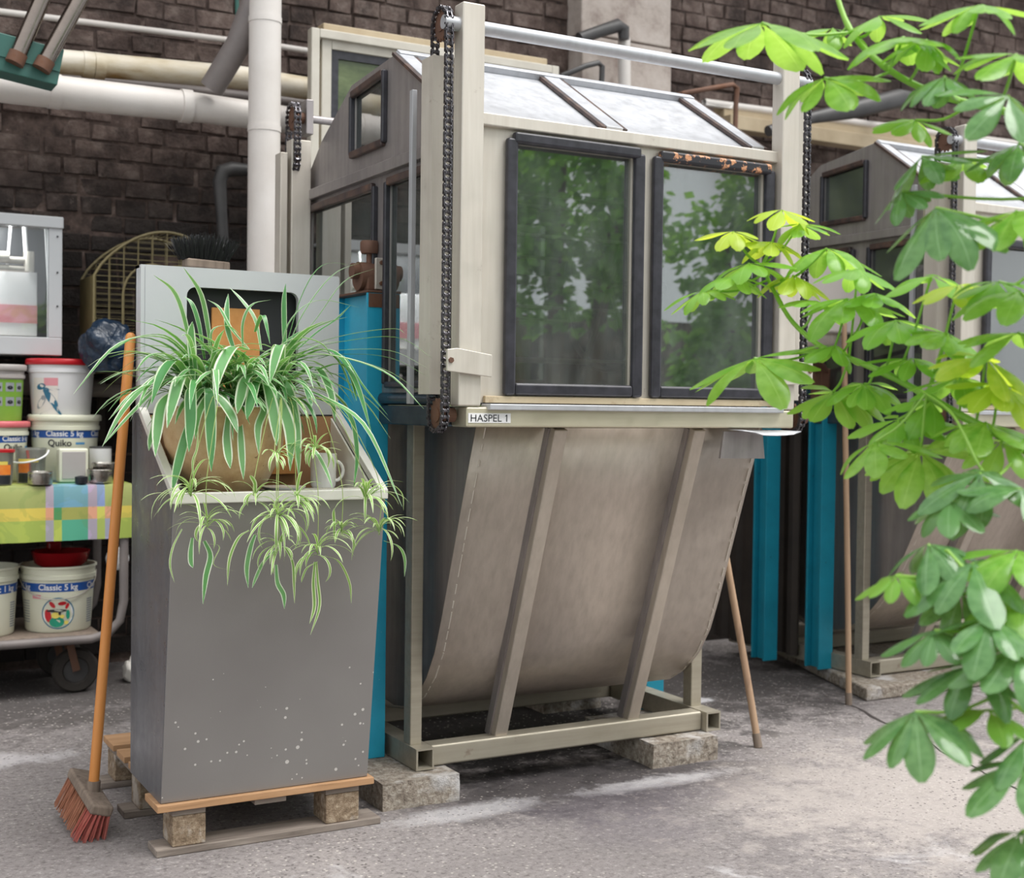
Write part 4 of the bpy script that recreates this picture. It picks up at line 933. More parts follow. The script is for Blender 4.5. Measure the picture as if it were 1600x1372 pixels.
mb = MB(); nx = 40; prof = [(TY1, TZ - .002)] + [(TY1 - .05 * i, TZ - .002) for i in range(1, 10)] + [(TY0 + .02, TZ - .002), (TY0 - .002, TZ - .008), (TY0 - .008, TZ - .03), (TY0 - .010, TZ - .08), (TY0 - .010, TZ - .14), (TY0 - .012, TZ - .19), (TY0 - .012, TZ - .232)]
v = []; uv = []; L = 0
for j, (y, z) in enumerate(prof):
    if j: L += math.dist(prof[j], prof[j - 1])
    for i in range(nx + 1):
        x = TX0 + (TX1 - TX0) * i / nx; hang = max(0, (TZ - .03 - z)) / .2
        v.append((x, y - .006 * hang * math.sin(i * .9) - .004 * hang, z + (.010 * (i / nx) * hang))); uv.append(((x - .766) / .43 - .36 + .40, 0))
tot = L; L = 0
for j in range(len(prof)):
    if j: L += math.dist(prof[j], prof[j - 1])
    for i in range(nx + 1): u_ = uv[j * (nx + 1) + i]; uv[j * (nx + 1) + i] = (u_[0], (tot - L) / .235 * .82 + .0)
f = [(j * (nx + 1) + i, j * (nx + 1) + i + 1, (j + 1) * (nx + 1) + i + 1, (j + 1) * (nx + 1) + i) for j in range(len(prof) - 1) for i in range(nx)]
mb.add(v, f, uv); o = mb.build('oilcloth', MT['oilcloth'], origin=(.8, 5.7, TZ), smooth=True, fix=False)
tag(o, 'bright checked oilcloth in green, yellow, blue and lilac over the trolley', 'tablecloth')

def wrap(par, nm, mat, polys, c, r0, z0, r1, z1, u0, off=.0008, flip=False):
    """flat shapes (u along the girth, z) wrapped onto a cone that has radius r0 at z0 and r1 at z1"""
    th0 = math.atan2(-c[1], -c[0]); mb = MB()
    for v, f in polys:
        vv = []
        for u, z in v:
            r = r0 + (r1 - r0) * (z - z0) / (z1 - z0) + off; a = th0 + (u + u0) / r; vv.append((c[0] + r * math.cos(a), c[1] + r * math.sin(a), z))
        mb.add(vv, f)
    return mb.build(nm, MT[mat], par, fix=False)
def grid(u0, z0, u1, z1, n=10): return ([(u0 + (u1 - u0) * i / n, z) for z in (z0, z1) for i in range(n + 1)], [(i, i + 1, n + 2 + i, n + 1 + i) for i in range(n)])
def ell(cu, cz, a, b, rot=0, n=20, ring=0):
    pts = [(cu + a * math.cos(t) * math.cos(rot) - b * math.sin(t) * math.sin(rot), cz + a * math.cos(t) * math.sin(rot) + b * math.sin(t) * math.cos(rot)) for t in [2 * math.pi * i / n for i in range(n)]]
    if ring:
        q = [(cu + (p[0] - cu) * ring, cz + (p[1] - cz) * ring) for p in pts]; return (pts + q, [(i, (i + 1) % n, n + (i + 1) % n, n + i) for i in range(n)])
    return (pts, [tuple(range(n))])
def txt(body, size, cu, cz, bold=True):
    v, f = text_mesh(body, size, bold); return ([(cu + p.x, cz + p.y) for p in v], f)
def bucket(name, label, c, z0, z1, r0, r1, mat='cream', lid=None, open_=False, group=None, rim=None):
    """c=(x,y) centre; r0 bottom radius, r1 radius under the rim"""
    T = thing(name, label, 'bucket', (c[0], c[1], z0), group); h = z1 - z0
    pr = [(.001, z0), (r0 - .006, z0), (r0, z0 + .008), (r1, z1 - .045 * h / .22), (r1 + .006, z1 - .043 * h / .22), (r1 + .006, z1 - .030 * h / .22), (r1 + .002, z1 - .028 * h / .22), (r1 + .004, z1 - .010), (r1 + .010, z1 - .008), (r1 + .010, z1), (r1 + .002, z1), (r1 - .002, z1 - .01), (r0 - .003, z0 + .006), (.001, z0 + .006)]
    m_ = MB(); m_.lathe(pr, (c[0], c[1], 0), 48); m_.build('bucket_body', MT[mat], T, smooth=True, ang=50)
    if lid:
        m_ = MB(); R_ = r1 + .013
        m_.lathe([(R_ - .002, z1 - .014), (R_, z1 - .012), (R_, z1 + .006), (R_ - .004, z1 + .011), (R_ - .014, z1 + .012), (R_ - .018, z1 + .004), (.001, z1 + .003)], (c[0], c[1], 0), 48); m_.build('lid', MT[lid], T, smooth=True, ang=50)
    return T
def bail(par, c, r, zh, drop, thk=.0025, mat='steel', side=1, front=True):
    th0 = math.atan2(-c[1], -c[0]); pts = []
    for i in range(25):
        a = th0 - math.pi / 2 + math.pi * i / 24; pts.append((c[0] + (r + .006) * math.cos(a), c[1] + (r + .006) * math.sin(a), zh - drop * math.sin(math.pi * i / 24) ** .8))
    m_ = MB(); m_.tube(pts, thk, 6); m_.build('bail_handle', MT[mat], par, smooth=True)

def classic(label, px, y, z0, ztop_px, wpx, lid='cream', text='Classic 5 kg', logo=False, second='Quiko', shift=0.0, rest=False):
    cc = at(px, ztop_px, Y=y); D_ = (cc - EYE).dot(FW); rr = wpx / F_PX * D_ / 2 - .010; z1 = cc.z
    c = (cc.x, y); T = bucket('food_bucket', label, c, z0, z1, rr * .90, rr, 'cream', lid, group='cream food buckets with a blue band')
    h = z1 - z0; args = (c, rr * .90, z0 + .008, rr, z1 - .045 * h / .22); zb = z0 + h * (.69 if logo or not second else .745)
    wrap(T, 'blue_band', 'bandblue', [grid(-rr * 1.6, zb - h * .065, rr * 1.6, zb + h * .065, 40)], *args, 0, .0006)
    L = h * .125
    wrap(T, 'band_lettering', 'white', [txt(text, L, shift, zb), txt(text, L, rr * 1.45 + shift, zb), txt(text, L, -rr * 1.40 + shift, zb)], *args, 0, .0012)
    if second:
        wrap(T, 'name_lettering', 'ink', [txt(second, L * 1.15, shift - .02, zb - h * .15)], *args, 0, .0010)
        wrap(T, 'name_stroke', 'inkblue', [grid(shift + .045, zb - h * .17, shift + .085, zb - h * .135, 4)], *args, 0, .0010)
    lines = [grid(-rr * 1.25, z0 + h * (.15 + .04 * k_), -rr * .88, z0 + h * (.165 + .04 * k_), 4) for k_ in range(9)] + [grid(rr * .90, z0 + h * (.12 + .035 * k_), rr * 1.2, z0 + h * (.14 + .035 * k_), 4) for k_ in range(11)]
    wrap(T, 'small_print', 'paper_grey', lines, *args, 0, .0008)
    if logo:
        q = h * .24; cz = z0 + h * .30
        wrap(T, 'round_emblem', 'white', [ell(0, cz, q * .98, q * .98, n=32)], *args, 0, .0008)
        wrap(T, 'emblem_ring', 'birdblue', [ell(0, cz, q, q, n=40, ring=.93)], *args, 0, .0012)
        wrap(T, 'emblem_print', 'red', [ell(-q * .6, cz - q * .15, q * .2, q * .42, .2), ell(-q * .35, cz + q * .55, q * .12, q * .25, .7), ell(q * .25, cz + q * .62, q * .26, q * .12, .1), ell(q * .55, cz + q * .45, q * .1, q * .2, -.4)], *args, 0, .0012)
        wrap(T, 'emblem_print', 'greenprint', [ell(-.005, cz - q * .55, q * .45, q * .34), ell(q * .6, cz - q * .1, q * .12, q * .3)], *args, 0, .0014)
        wrap(T, 'emblem_print', 'yellow', [ell(-q * .15, cz - q * .12, q * .26, q * .2), ell(q * .25, cz - q * .2, q * .14, q * .12), ell(q * .5, cz - q * .6, q * .14, q * .12)], *args, 0, .0017)
        wrap(T, 'emblem_print', 'ink', [ell(-.005, cz + q * .16, q * .62, q * .10), ell(q * .1, cz + q * .0, q * .08, q * .12)], *args, 0, .0020)
        wrap(T, 'red_print', 'pink', [grid(-rr * .75, zb - h * .17, -rr * .48, zb - h * .11, 3)], *args, 0, .0010)
    return T, c, rr, z1
T1, c1, r1_, z1_ = classic('cream food bucket with blue band on the table, under the red lidded bird bucket', 101, 5.79, TZ, 652, 108, lid='cream', second='Quiko')
T2, c2, r2_, z2_ = classic('cream food bucket with a faded red lid at the left end of the table', -3, 5.78, TZ, 662, 94, lid='pinkred', second='Quiko', shift=.085)
T3, c3, r3_, z3_ = classic('cream bucket with round emblem on the lower shelf, holding a red bowl', 91, 5.66, .253, 880, 116, lid=None, second='', logo=True)
bail(T3, c3, r3_, z3_ - .03, .10, .0025)
T4, c4_, r4_, z4_ = classic('cream bucket cut off by the left frame edge on the lower shelf', -26, 5.64, .253, 884, 108, lid=None, text='Classic 1 kg', second='', shift=.055)
# white bird-food bucket
cc = at(96, 566, Y=5.79); rr = 104 / F_PX * (cc - EYE).dot(FW) / 2 - .010; zb0 = z1_ + .004
T = bucket('bird_food_bucket', 'white bucket with red lid and a blue bird label, atop the cream bucket', (cc.x, 5.79), zb0, cc.z, rr * .90, rr, 'white', 'red')
h = cc.z - zb0; ar = ((cc.x, 5.79), rr * .90, zb0 + .008, rr, cc.z - .045 * h / .22)
wrap(T, 'paper_label', 'paper', [grid(-rr * .98, zb0 + h * .04, -rr * .10, zb0 + h * .70, 12)], *ar, 0, .0006)
wrap(T, 'pink_panel', 'pink', [grid(-rr * .55, zb0 + h * .56, -rr * .10, zb0 + h * .70, 8)], *ar, 0, .0010)
wrap(T, 'bird_print', 'birdblue', [ell(-rr * .33, zb0 + h * .33, .045, .015, -.9), ell(-rr * .48, zb0 + h * .47, .014, .012), ell(-rr * .14, zb0 + h * .13, .035, .006, -.9), ell(-rr * .66, zb0 + h * .54, .022, .013, .2)], *ar, 0, .0012)
wrap(T, 'bird_print', 'paper_grey', [ell(-rr * .66, zb0 + h * .25, .032, .014, .9), ell(-rr * .58, zb0 + h * .34, .010, .010), ell(-rr * .28, zb0 + h * .49, .03, .004), ell(-rr * .45, zb0 + h * .1, .045, .003, .4)], *ar, 0, .0010)
wrap(T, 'bail_boss', 'white', [ell(rr * .95, zb0 + h * .62, .012, .02)], *ar, 0, .0030)
# green-labelled bucket
cc = at(2, 574, Y=5.78); rr = 66 / F_PX * (cc - EYE).dot(FW) / 2; zb0 = z2_ + .006
T = bucket('green_label_bucket', 'bucket with green photo label and grey lid on top of the left red lidded bucket', (cc.x, 5.78), zb0, cc.z, rr * .90, rr, 'cloudgrey', 'cloudgrey')
h = cc.z - zb0; ar = ((cc.x, 5.78), rr * .90, zb0 + .008, rr, cc.z - .045 * h / .22)
wrap(T, 'green_label', 'labelgreen', [grid(-rr * 1.4, zb0 + h * .03, rr * 1.4, zb0 + h * .78, 30)], *ar, 0, .0006)
wrap(T, 'label_pictures', 'paper_grey', [grid(u * rr, zb0 + h * z_, u * rr + .035, zb0 + h * (z_ + .16), 4) for z_ in (.30, .56) for u in (-.9, -.35, .2, .72)] , *ar, 0, .0010)
wrap(T, 'label_pictures', 'ink', [ell(u * rr + .018, zb0 + h * (z_ + .07), .012, .008) for z_ in (.30, .56) for u in (-.9, -.35, .2, .72)] , *ar, 0, .0014)

def tub(label, px, y, top_px, wpx, z0, mat, lid=None, oranges=True):
    cc = at(px, top_px, Y=y); rr = wpx / F_PX * (cc - EYE).dot(FW) / 2; T = thing('plastic_tub', label, 'tub', (cc.x, y, z0)); h = cc.z - z0
    m_ = MB(); m_.lathe([(.001, z0), (rr * .82, z0), (rr * .85, z0 + .005), (rr * .96, cc.z - .008), (rr, cc.z - .006), (rr, cc.z), (rr * .94, cc.z), (rr * .82, z0 + .005), (.001, z0 + .004)], (cc.x, y, 0), 36); m_.build('tub_body', MT[mat], T, smooth=True, ang=50)
    ar = ((cc.x, y), rr * .85, z0 + .005, rr * .96, cc.z - .008)
    if oranges:
        wrap(T, 'tub_label', 'orange', [grid(-rr * .85, z0 + h * .30, rr * (.8 if lid else -.1), z0 + h * .60, 12)], *ar, 0, .001)
        wrap(T, 'tub_label', 'ink', [grid(-rr * .85, z0 + h * .02, rr * (.8 if lid else -.1), z0 + h * .28, 12)], *ar, 0, .001)
        wrap(T, 'tub_label', 'yellow', [grid(-rr * .85, z0 + h * .60, rr * .5, z0 + h * .70, 12)], *ar, 0, .001)
    if lid: m_ = MB(); m_.lathe([(rr + .003, cc.z - .004), (rr + .004, cc.z + .006), (rr - .004, cc.z + .008), (.001, cc.z + .005)], (cc.x, y, 0), 36); m_.build('lid', MT[lid], T, smooth=True, ang=50)
    return T, (cc.x, y), rr, cc.z
tub('small tub with red lid and orange label at the left frame edge on the table', 3, 5.50, 705, 36, TZ, 'translucent', 'red')
T, c, rr, zt = tub('small clear tub with orange label and white carrying handle on the table', 48, 5.60, 700, 48, TZ, 'translucent')
th0 = math.atan2(-c[1], -c[0]); pts = []
for i in range(17):
    a = th0 - 1.5 + 3.0 * i / 16; pts.append((c[0] + (rr + .006) * math.cos(a), c[1] + (rr + .006) * math.sin(a), zt - .055 + .045 * i / 16 - .02 * math.sin(math.pi * i / 16)))
m_ = MB(); m_.tube(pts, .004, 8); m_.build('carry_handle', MT['white'], T, smooth=True)
m_ = MB(); m_.bar((c[0] + .0, c[1] - .01, TZ + .01), (c[0] - .012, c[1] + .01, zt - .01), .012, .004); m_.build('scoop_stick', MT['red'], T)
# translucent box
a = at(92, 701, Y=5.56); b = at(138, 748, Y=5.56)
T = thing('plastic_box', 'square cloudy plastic box standing on edge between the clear tub and white tin', 'box', ((a.x + b.x) / 2, 5.58, TZ))
m_ = MB(); m_.box((a.x, 5.555, TZ), (b.x, 5.62, a.z)); m_.build('box_body', MT['cream'], T, bevel=.008)
m_ = MB(); m_.box((a.x + .012, 5.551, TZ + .014), (b.x - .012, 5.556, a.z - .012)); m_.build('ribbed_face', MT['cloudgrey'], T, bevel=.004)
# enamel tin and bowls
def dish(name, label, cat, px, y, z0, wpx, top_px, prof, mat, rimmat=None):
    cc = at(px, top_px, Y=y); rr = wpx / F_PX * (cc - EYE).dot(FW) / 2; h = cc.z - z0; T = thing(name, label, cat, (cc.x, y, z0))
    m_ = MB(); m_.lathe([(max(.001, rr * a), z0 + h * b) for a, b in prof], (cc.x, y, 0), 32); m_.build('body', MT[mat], T, smooth=True, ang=50)
    m_ = MB(); m_.lathe([(rr * 1.0, cc.z - .004), (rr * 1.03, cc.z - .001), (rr * 1.0, cc.z + .003), (rr * .97, cc.z)], (cc.x, y, 0), 32); m_.build('rim', MT[rimmat or mat], T, smooth=True); return T
dish('enamel_tin', 'white enamel tin with dark rim standing behind the metal bowls', 'tin', 157, 5.66, TZ, 33, 699, [(0, 0), (.95, 0), (1, .03), (1, 1), (.95, 1), (.95, .05), (0, .04)], 'white', 'pipe_dark')
dish('metal_bowl', 'lower shiny metal bowl right beside the broom handle on the table', 'bowl', 157, 5.50, TZ, 40, 734, [(0, 0), (.8, 0), (.9, .1), (1, .9), (1, 1), (.96, 1), (.86, .12), (0, .06)], 'tin')
dish('metal_bowl', 'upper shiny metal bowl nested on the other by the broom handle', 'bowl', 162, 5.51, at(157, 736, Y=5.5).z, 36, 724, [(0, 0), (.8, 0), (.9, .1), (1, .9), (1, 1), (.96, 1), (.86, .12), (0, .06)], 'tin')
dish('metal_dish', 'small round metal dish in front of the clear tub', 'dish', 63, 5.475, TZ, 37, 738, [(0, 0), (.94, 0), (1, .1), (1, 1), (.96, 1), (.94, .15), (0, .1)], 'tin')
dish('black_cap', 'small black cap lying in front of the cloudy plastic box', 'cap', 127, 5.475, TZ, 19, 746, [(0, 0), (.9, 0), (1, .2), (1, 1), (.6, 1.2), (0, 1.3)], 'ink')
# red bowl on the shelf bucket
T = thing('red_bowl', 'dark red plastic bowl with a handle set into the emblem bucket', 'bowl', (c3[0] + .01, c3[1], z3_))
m_ = MB(); R_ = r3_ * .80; m_.lathe([(.001, z3_ - .02), (R_ * .62, z3_ - .02), (R_ * .9, z3_ + .005), (R_, z3_ + .050), (R_ * 1.03, z3_ + .052), (R_ * .97, z3_ + .050), (R_ * .85, z3_ + .01), (.001, z3_ - .012)], (c3[0] + .01, c3[1], 0), 40); m_.build('bowl', MT['darkred'], T, smooth=True, ang=50)
m_ = MB(); m_.box((c3[0] - .03, c3[1] + .06, z3_ + .045), (c3[0] + .025, c3[1] + .11, z3_ + .085)); m_.build('handle', MT['darkred'], T, bevel=.012, seg=3)
# white disc hanging at the trolley frame
a = at(184, 873, Y=5.75); m_ = MB(); m_.lathe([(.001, 0), (.045, .002), (.050, .006), (.045, .010), (.001, .008)], (a.x, 5.75, a.z), 28, 'Y'); o = m_.build('enamel_plate', MT['white'], origin=(a.x, 5.75, a.z), smooth=True); tag(o, 'small white enamel plate hanging behind the trolley frame tube', 'plate')

# ============================================================ GLAZED CASE, SHELF, CAGE, BAG
a = at(-60, 330, Y=5.80); e = at(97, 340, Y=5.80); lo = at(97, 556, Y=5.80); x0 = .18; x1 = e.x; zt = e.z; zb = lo.z
GC = thing('glazed_case', 'aluminium framed glass case with white fittings inside, at the left above the table', 'case', ((x0 + x1) / 2, 5.95, zb))
fw = .055
B(GC, 'frame_top', (x0, 5.78, zt - .050), (x1 + .004, 5.83, zt), 'cab_light', .006); B(GC, 'top_cover', (x0, 5.83, zt - .015), (x1 + .004, 6.06, zt), 'cab_light', .002); B(GC, 'frame_bottom', (x0, 5.79, zb), (x1, 6.06, zb + .075), 'cab_light', .004)
fr_ = B(GC, 'frame_post', (x1 - fw, 5.79, zb + .075), (x1, 5.83, zt - .035), 'cab_light', .003); B(GC, 'frame_post', (x0, 5.79, zb + .075), (x0 + fw, 5.83, zt - .035), 'cab_light', .003)
for t in (.10, .42, .72):
    m_ = MB(); m_.tube([(x1 - .02, 5.786, zt - .035 - (zt - zb - .11) * t), (x1 - .02, 5.792, zt - .035 - (zt - zb - .11) * t)], .004, 8); m_.build('screw', MT['ink'], fr_)
B(GC, 'case_back', (x0, 6.04, zb + .07), (x1, 6.06, zt - .03), 'case_grey', 0); B(GC, 'case_side', (x1 - .012, 5.83, zb + .07), (x1, 6.04, zt - .03), 'case_grey', 0)
zz = lambda py: at(40, py, Y=5.95).z
B(GC, 'white_board', (x0 + .06, 5.95, zz(525)), (x1 - .075, 5.96, zz(425)), 'white', .002)
B(GC, 'pink_stripe', (x0 + .06, 5.946, zz(505)), (x1 - .075, 5.950, zz(477)), 'pink', 0)
B(GC, 'beige_sill', (x0 + .06, 5.90, zb + .07), (x1 - .06, 5.97, zz(527)), 'paper', .002)
for px, w_ in ((17, .012), (38, .020)):
    a = at(px, 350, Y=5.93); b = at(px + 4 if px > 20 else px - 6, 420, Y=5.93); m_ = MB(); m_.tube([a, b], w_ / 2, 10); m_.build('white_tube', MT['white'], GC, smooth=True)
m_ = MB(); m_.bar(at(74, 350, Y=5.88), at(82, 525, Y=5.88), .024, .012, up=(0, 1, 0)); m_.build('light_strip', MT['white'], GC)
a = at(45, 408, Y=5.90); m_ = MB(); m_.tube([(a.x, 5.90, a.z - .045), (a.x, 5.90, a.z + .04)], .022, 18); m_.tube([(a.x - .10, 5.90, a.z - .0), (a.x, 5.90, a.z - .0)], .015, 14); m_.tube([(a.x - .14, 5.90, a.z + .01), (a.x - .08, 5.90, a.z + .01)], .025, 14); m_.tube([(a.x - .16, 5.90, a.z - .035), (a.x, 5.90, a.z - .035)], .014, 12); m_.build('valve', MT['steel'], GC, smooth=True)
B(GC, 'glass_pane', (x0 + fw - .005, 5.805, zb + .07), (x1 - fw + .005, 5.810, zt - .03), 'glass_clear', 0)
ld = bpy.data.lights.new('case_fill_light', 'AREA'); ld.shape = 'RECTANGLE'; ld.size = .5; ld.size_y = .08; ld.energy = 5; lo_ = bpy.data.objects.new('case_fill_light', ld); COL.objects.link(lo_)  # added fill light, not a fitted lamp; brightens the white board
lo_.location = ((x0 + x1) / 2, 5.875, zt - .020); lo_.rotation_euler = (R(6), 0, 0)
# tube that carries the case
m_ = MB(); m_.tube([P(20, 597, 5.9), P(45, 597, 5.9)], .04, 14)
SH = at(165, 582, Y=5.62).z
T = thing('hanging_shelf', 'dark wall shelf behind the cabinet carrying the bag and the bird cage', 'shelf', (1.6, 5.85, SH))
B(T, 'shelf_board', (1.225, 5.50, SH - .02), (2.1, 6.08, SH), 'dark_sheet', .003)
for x in (1.25, 1.95): B(T, 'shelf_bracket', (x, 5.55, SH - .045), (x + .03, 6.09, SH - .02), 'dark_sheet', .002); B(T, 'shelf_bracket', (x, 6.05, SH - .3), (x + .03, 6.09, SH - .045), 'dark_sheet', .002)
# rubbish bag
a = at(167, 546, Y=5.60); bm = bmesh.new(); bmesh.ops.create_icosphere(bm, subdivisions=5, radius=1)
from mathutils import noise as NZ
for v in bm.verts:
    n_ = NZ.fractal(v.co * 1.3, 1.0, 2.0, 3); k = NZ.noise(v.co * 3.5); s_ = 1 + .20 * n_ + .05 * abs(k)
    v.co = Vector((v.co.x * .115 * s_, v.co.y * .09 * s_, max(-.100, v.co.z * .115 * s_)))
me = bpy.data.meshes.new('rubbish_bag'); bm.to_mesh(me); bm.free(); me.materials.append(MT['bag']); me.polygons.foreach_set('use_smooth', [True] * len(me.polygons))
o = bpy.data.objects.new('rubbish_bag', me); COL.objects.link(o); o.location = (a.x + .02, 5.63, SH + .101); ORG[o.name] = o.location; tag(o, 'crumpled dark blue rubbish bag in front of the bird cage', 'bag')
# bird cage
y0c, y1c = 5.78, 6.05
l0 = at(131, 440, Y=y1c); q0 = at(147, 430, Y=y0c); xr = q0.x + .62; zs = q0.z; zbz = SH
T = thing('bird_cage', 'brass wire bird cage with an arched roof behind the cabinet', 'cage', ((q0.x + xr) / 2, (y0c + y1c) / 2, SH))
def archpts(y, n=22):
    o = []
    for i in range(n + 1):
        t = i / n; x = q0.x + (xr - q0.x) * t; o.append((x, y, zs + .205 * (math.sin(math.pi * t) ** .75)))
    return o
for y in (y0c, y1c):
    m_ = MB(); m_.tube([(q0.x, y, zbz)] + archpts(y) + [(xr, y, zbz)], .006, 8); m_.build('cage_hoop', MT['brass'], T, smooth=True)
    m_ = MB(); ap = archpts(y, 30)
    for i in range(1, 24):
        z_ = zbz + (zs - zbz) * i / 16
        xs_ = [p[0] for p in ap if p[2] > z_] if z_ > zs else [q0.x, xr]
        if xs_: m_.tube([(min(xs_), y, z_), (max(xs_), y, z_)], .0012, 4, False)
    for i in range(1, 10): p = archpts(y, 10)[i]; m_.tube([(p[0], y, zbz), p], .0022, 5, False)
    o = m_.build('cage_wires', MT['brass'], T)
m_ = MB()
for p, q in zip(archpts(y0c, 26), archpts(y1c, 26)): m_.tube([p, q], .0016, 4, False)
m_.build('roof_wires', MT['brass'], T)
m_ = MB(); m_.box((q0.x - .006, y0c, zbz), (q0.x, y1c, zs)); m_.build('cage_side', MT['brass'], T)
for xa in (.12, .24):
    m_ = MB(); pts = [(q0.x + xa, y0c - .004, zbz)] + [(q0.x + xa + .13 - .13 * math.cos(a_), y0c - .004, zs - .08 + .14 * math.sin(a_)) for a_ in [i * math.pi / 12 for i in range(13)]] + [(q0.x + xa + .26, y0c - .004, zbz)]
    m_.tube(pts, .005, 8); m_.build('door_arch', MT['brass'], T, smooth=True)
B(T, 'cage_tray', (q0.x - .004, y0c - .004, zbz), (xr + .004, y1c + .004, zbz + .03), 'brass', .004)
# crumpled pale rag beside the cabinet foot
a = at(203, 1047, Z=.05); bm = bmesh.new(); bmesh.ops.create_icosphere(bm, subdivisions=3, radius=1)
for v in bm.verts:
    s_ = 1 + .35 * NZ.fractal(v.co * 1.8, 1.0, 2.0, 3); v.co = Vector((v.co.x * .035 * s_, v.co.y * .05 * s_, max(-.05, v.co.z * .055 * s_)))
me = bpy.data.meshes.new('rag'); bm.to_mesh(me); bm.free(); me.materials.append(MT['paper']); me.polygons.foreach_set('use_smooth', [True] * len(me.polygons))
o = bpy.data.objects.new('crumpled_rag', me); COL.objects.link(o); o.location = (a.x + .01, a.y, .05); ORG[o.name] = o.location; tag(o, 'small crumpled pale rag on the floor behind the cabinet, next to the broom handle', 'rag')
# ============================================================ SPIDER PLANT
def catmull(P_, n):
    P_ = [Vector(p) for p in P_]; P_ = [P_[0] * 2 - P_[1]] + P_ + [P_[-1] * 2 - P_[-2]]; out = []; segs = len(P_) - 3
    for i in range(n + 1):
        t = i / n * segs; k = min(int(t), segs - 1); t -= k; a, b, c_, d = P_[k:k + 4]
        out.append(.5 * ((2 * b) + (c_ - a) * t + (2 * a - 5 * b + 4 * c_ - d) * t * t + (3 * b - a - 3 * c_ + d) * t ** 3))
    return out
pc = at(350, 700, Y=3.508)
SP = thing('spider_plant', 'large variegated spider plant with trailing plantlets in a stoneware pot on the grey cabinet', 'plant', (pc.x, 3.508, .947))
pr = [(.001, .947), (.088, .947), (.094, .955), (.118, .985), (.142, 1.03), (.158, 1.08), (.164, 1.13), (.165, 1.165), (.170, 1.172), (.170, 1.182), (.163, 1.186), (.156, 1.180), (.152, 1.13), (.12, 1.0), (.001, .97)]
m_ = MB(); m_.lathe(pr, (pc.x, 3.508, 0), 56); m_.build('pot', MT['pot'], SP, smooth=True, ang=50)
m_ = MB(); m_.lathe([(.001, 1.165), (.153, 1.160)], (pc.x, 3.508, 0), 28); m_.build('soil', MT['soil'], SP)
def blade(par, pts, w, mat, n=14, fold=.22, taper=.45, label=None, nm='leaf'):
    q = catmull(pts, n); ws = []
    for i in range(n + 1):
        t = i / n; ws.append(w * (1 - taper * (1 - min(1, t * 2.5))) * (1 if t < .55 else max(.04, 1 - ((t - .55) / .45) ** 2.2)))
    # blade faces outward from the plant: side vector is horizontal, across the run of the leaf
    h = Vector((q[-1].x - q[0].x, q[-1].y - q[0].y, 0)); h = h if h.length > .03 else Vector((.02, -1, 0))
    side = Vector((h.y, -h.x, 0)).normalized()
    fc = RX.copy(); k = abs((q[-1] - q[0]).normalized().z); side = (side * (1 - .55 * k) + fc * (1 if side.dot(fc) > 0 else -1) * .55 * k).normalized()
    m_ = MB(); m_.ribbon(q, ws, side, fold); return m_.build(nm, MT[mat], par, smooth=True, fix=False, ang=180)
def Z4(x, y, Y): return at(100 + x / 2.143, 360 + y / 2.143, Y=Y)
PXM = 1 / 2.143 / 575.
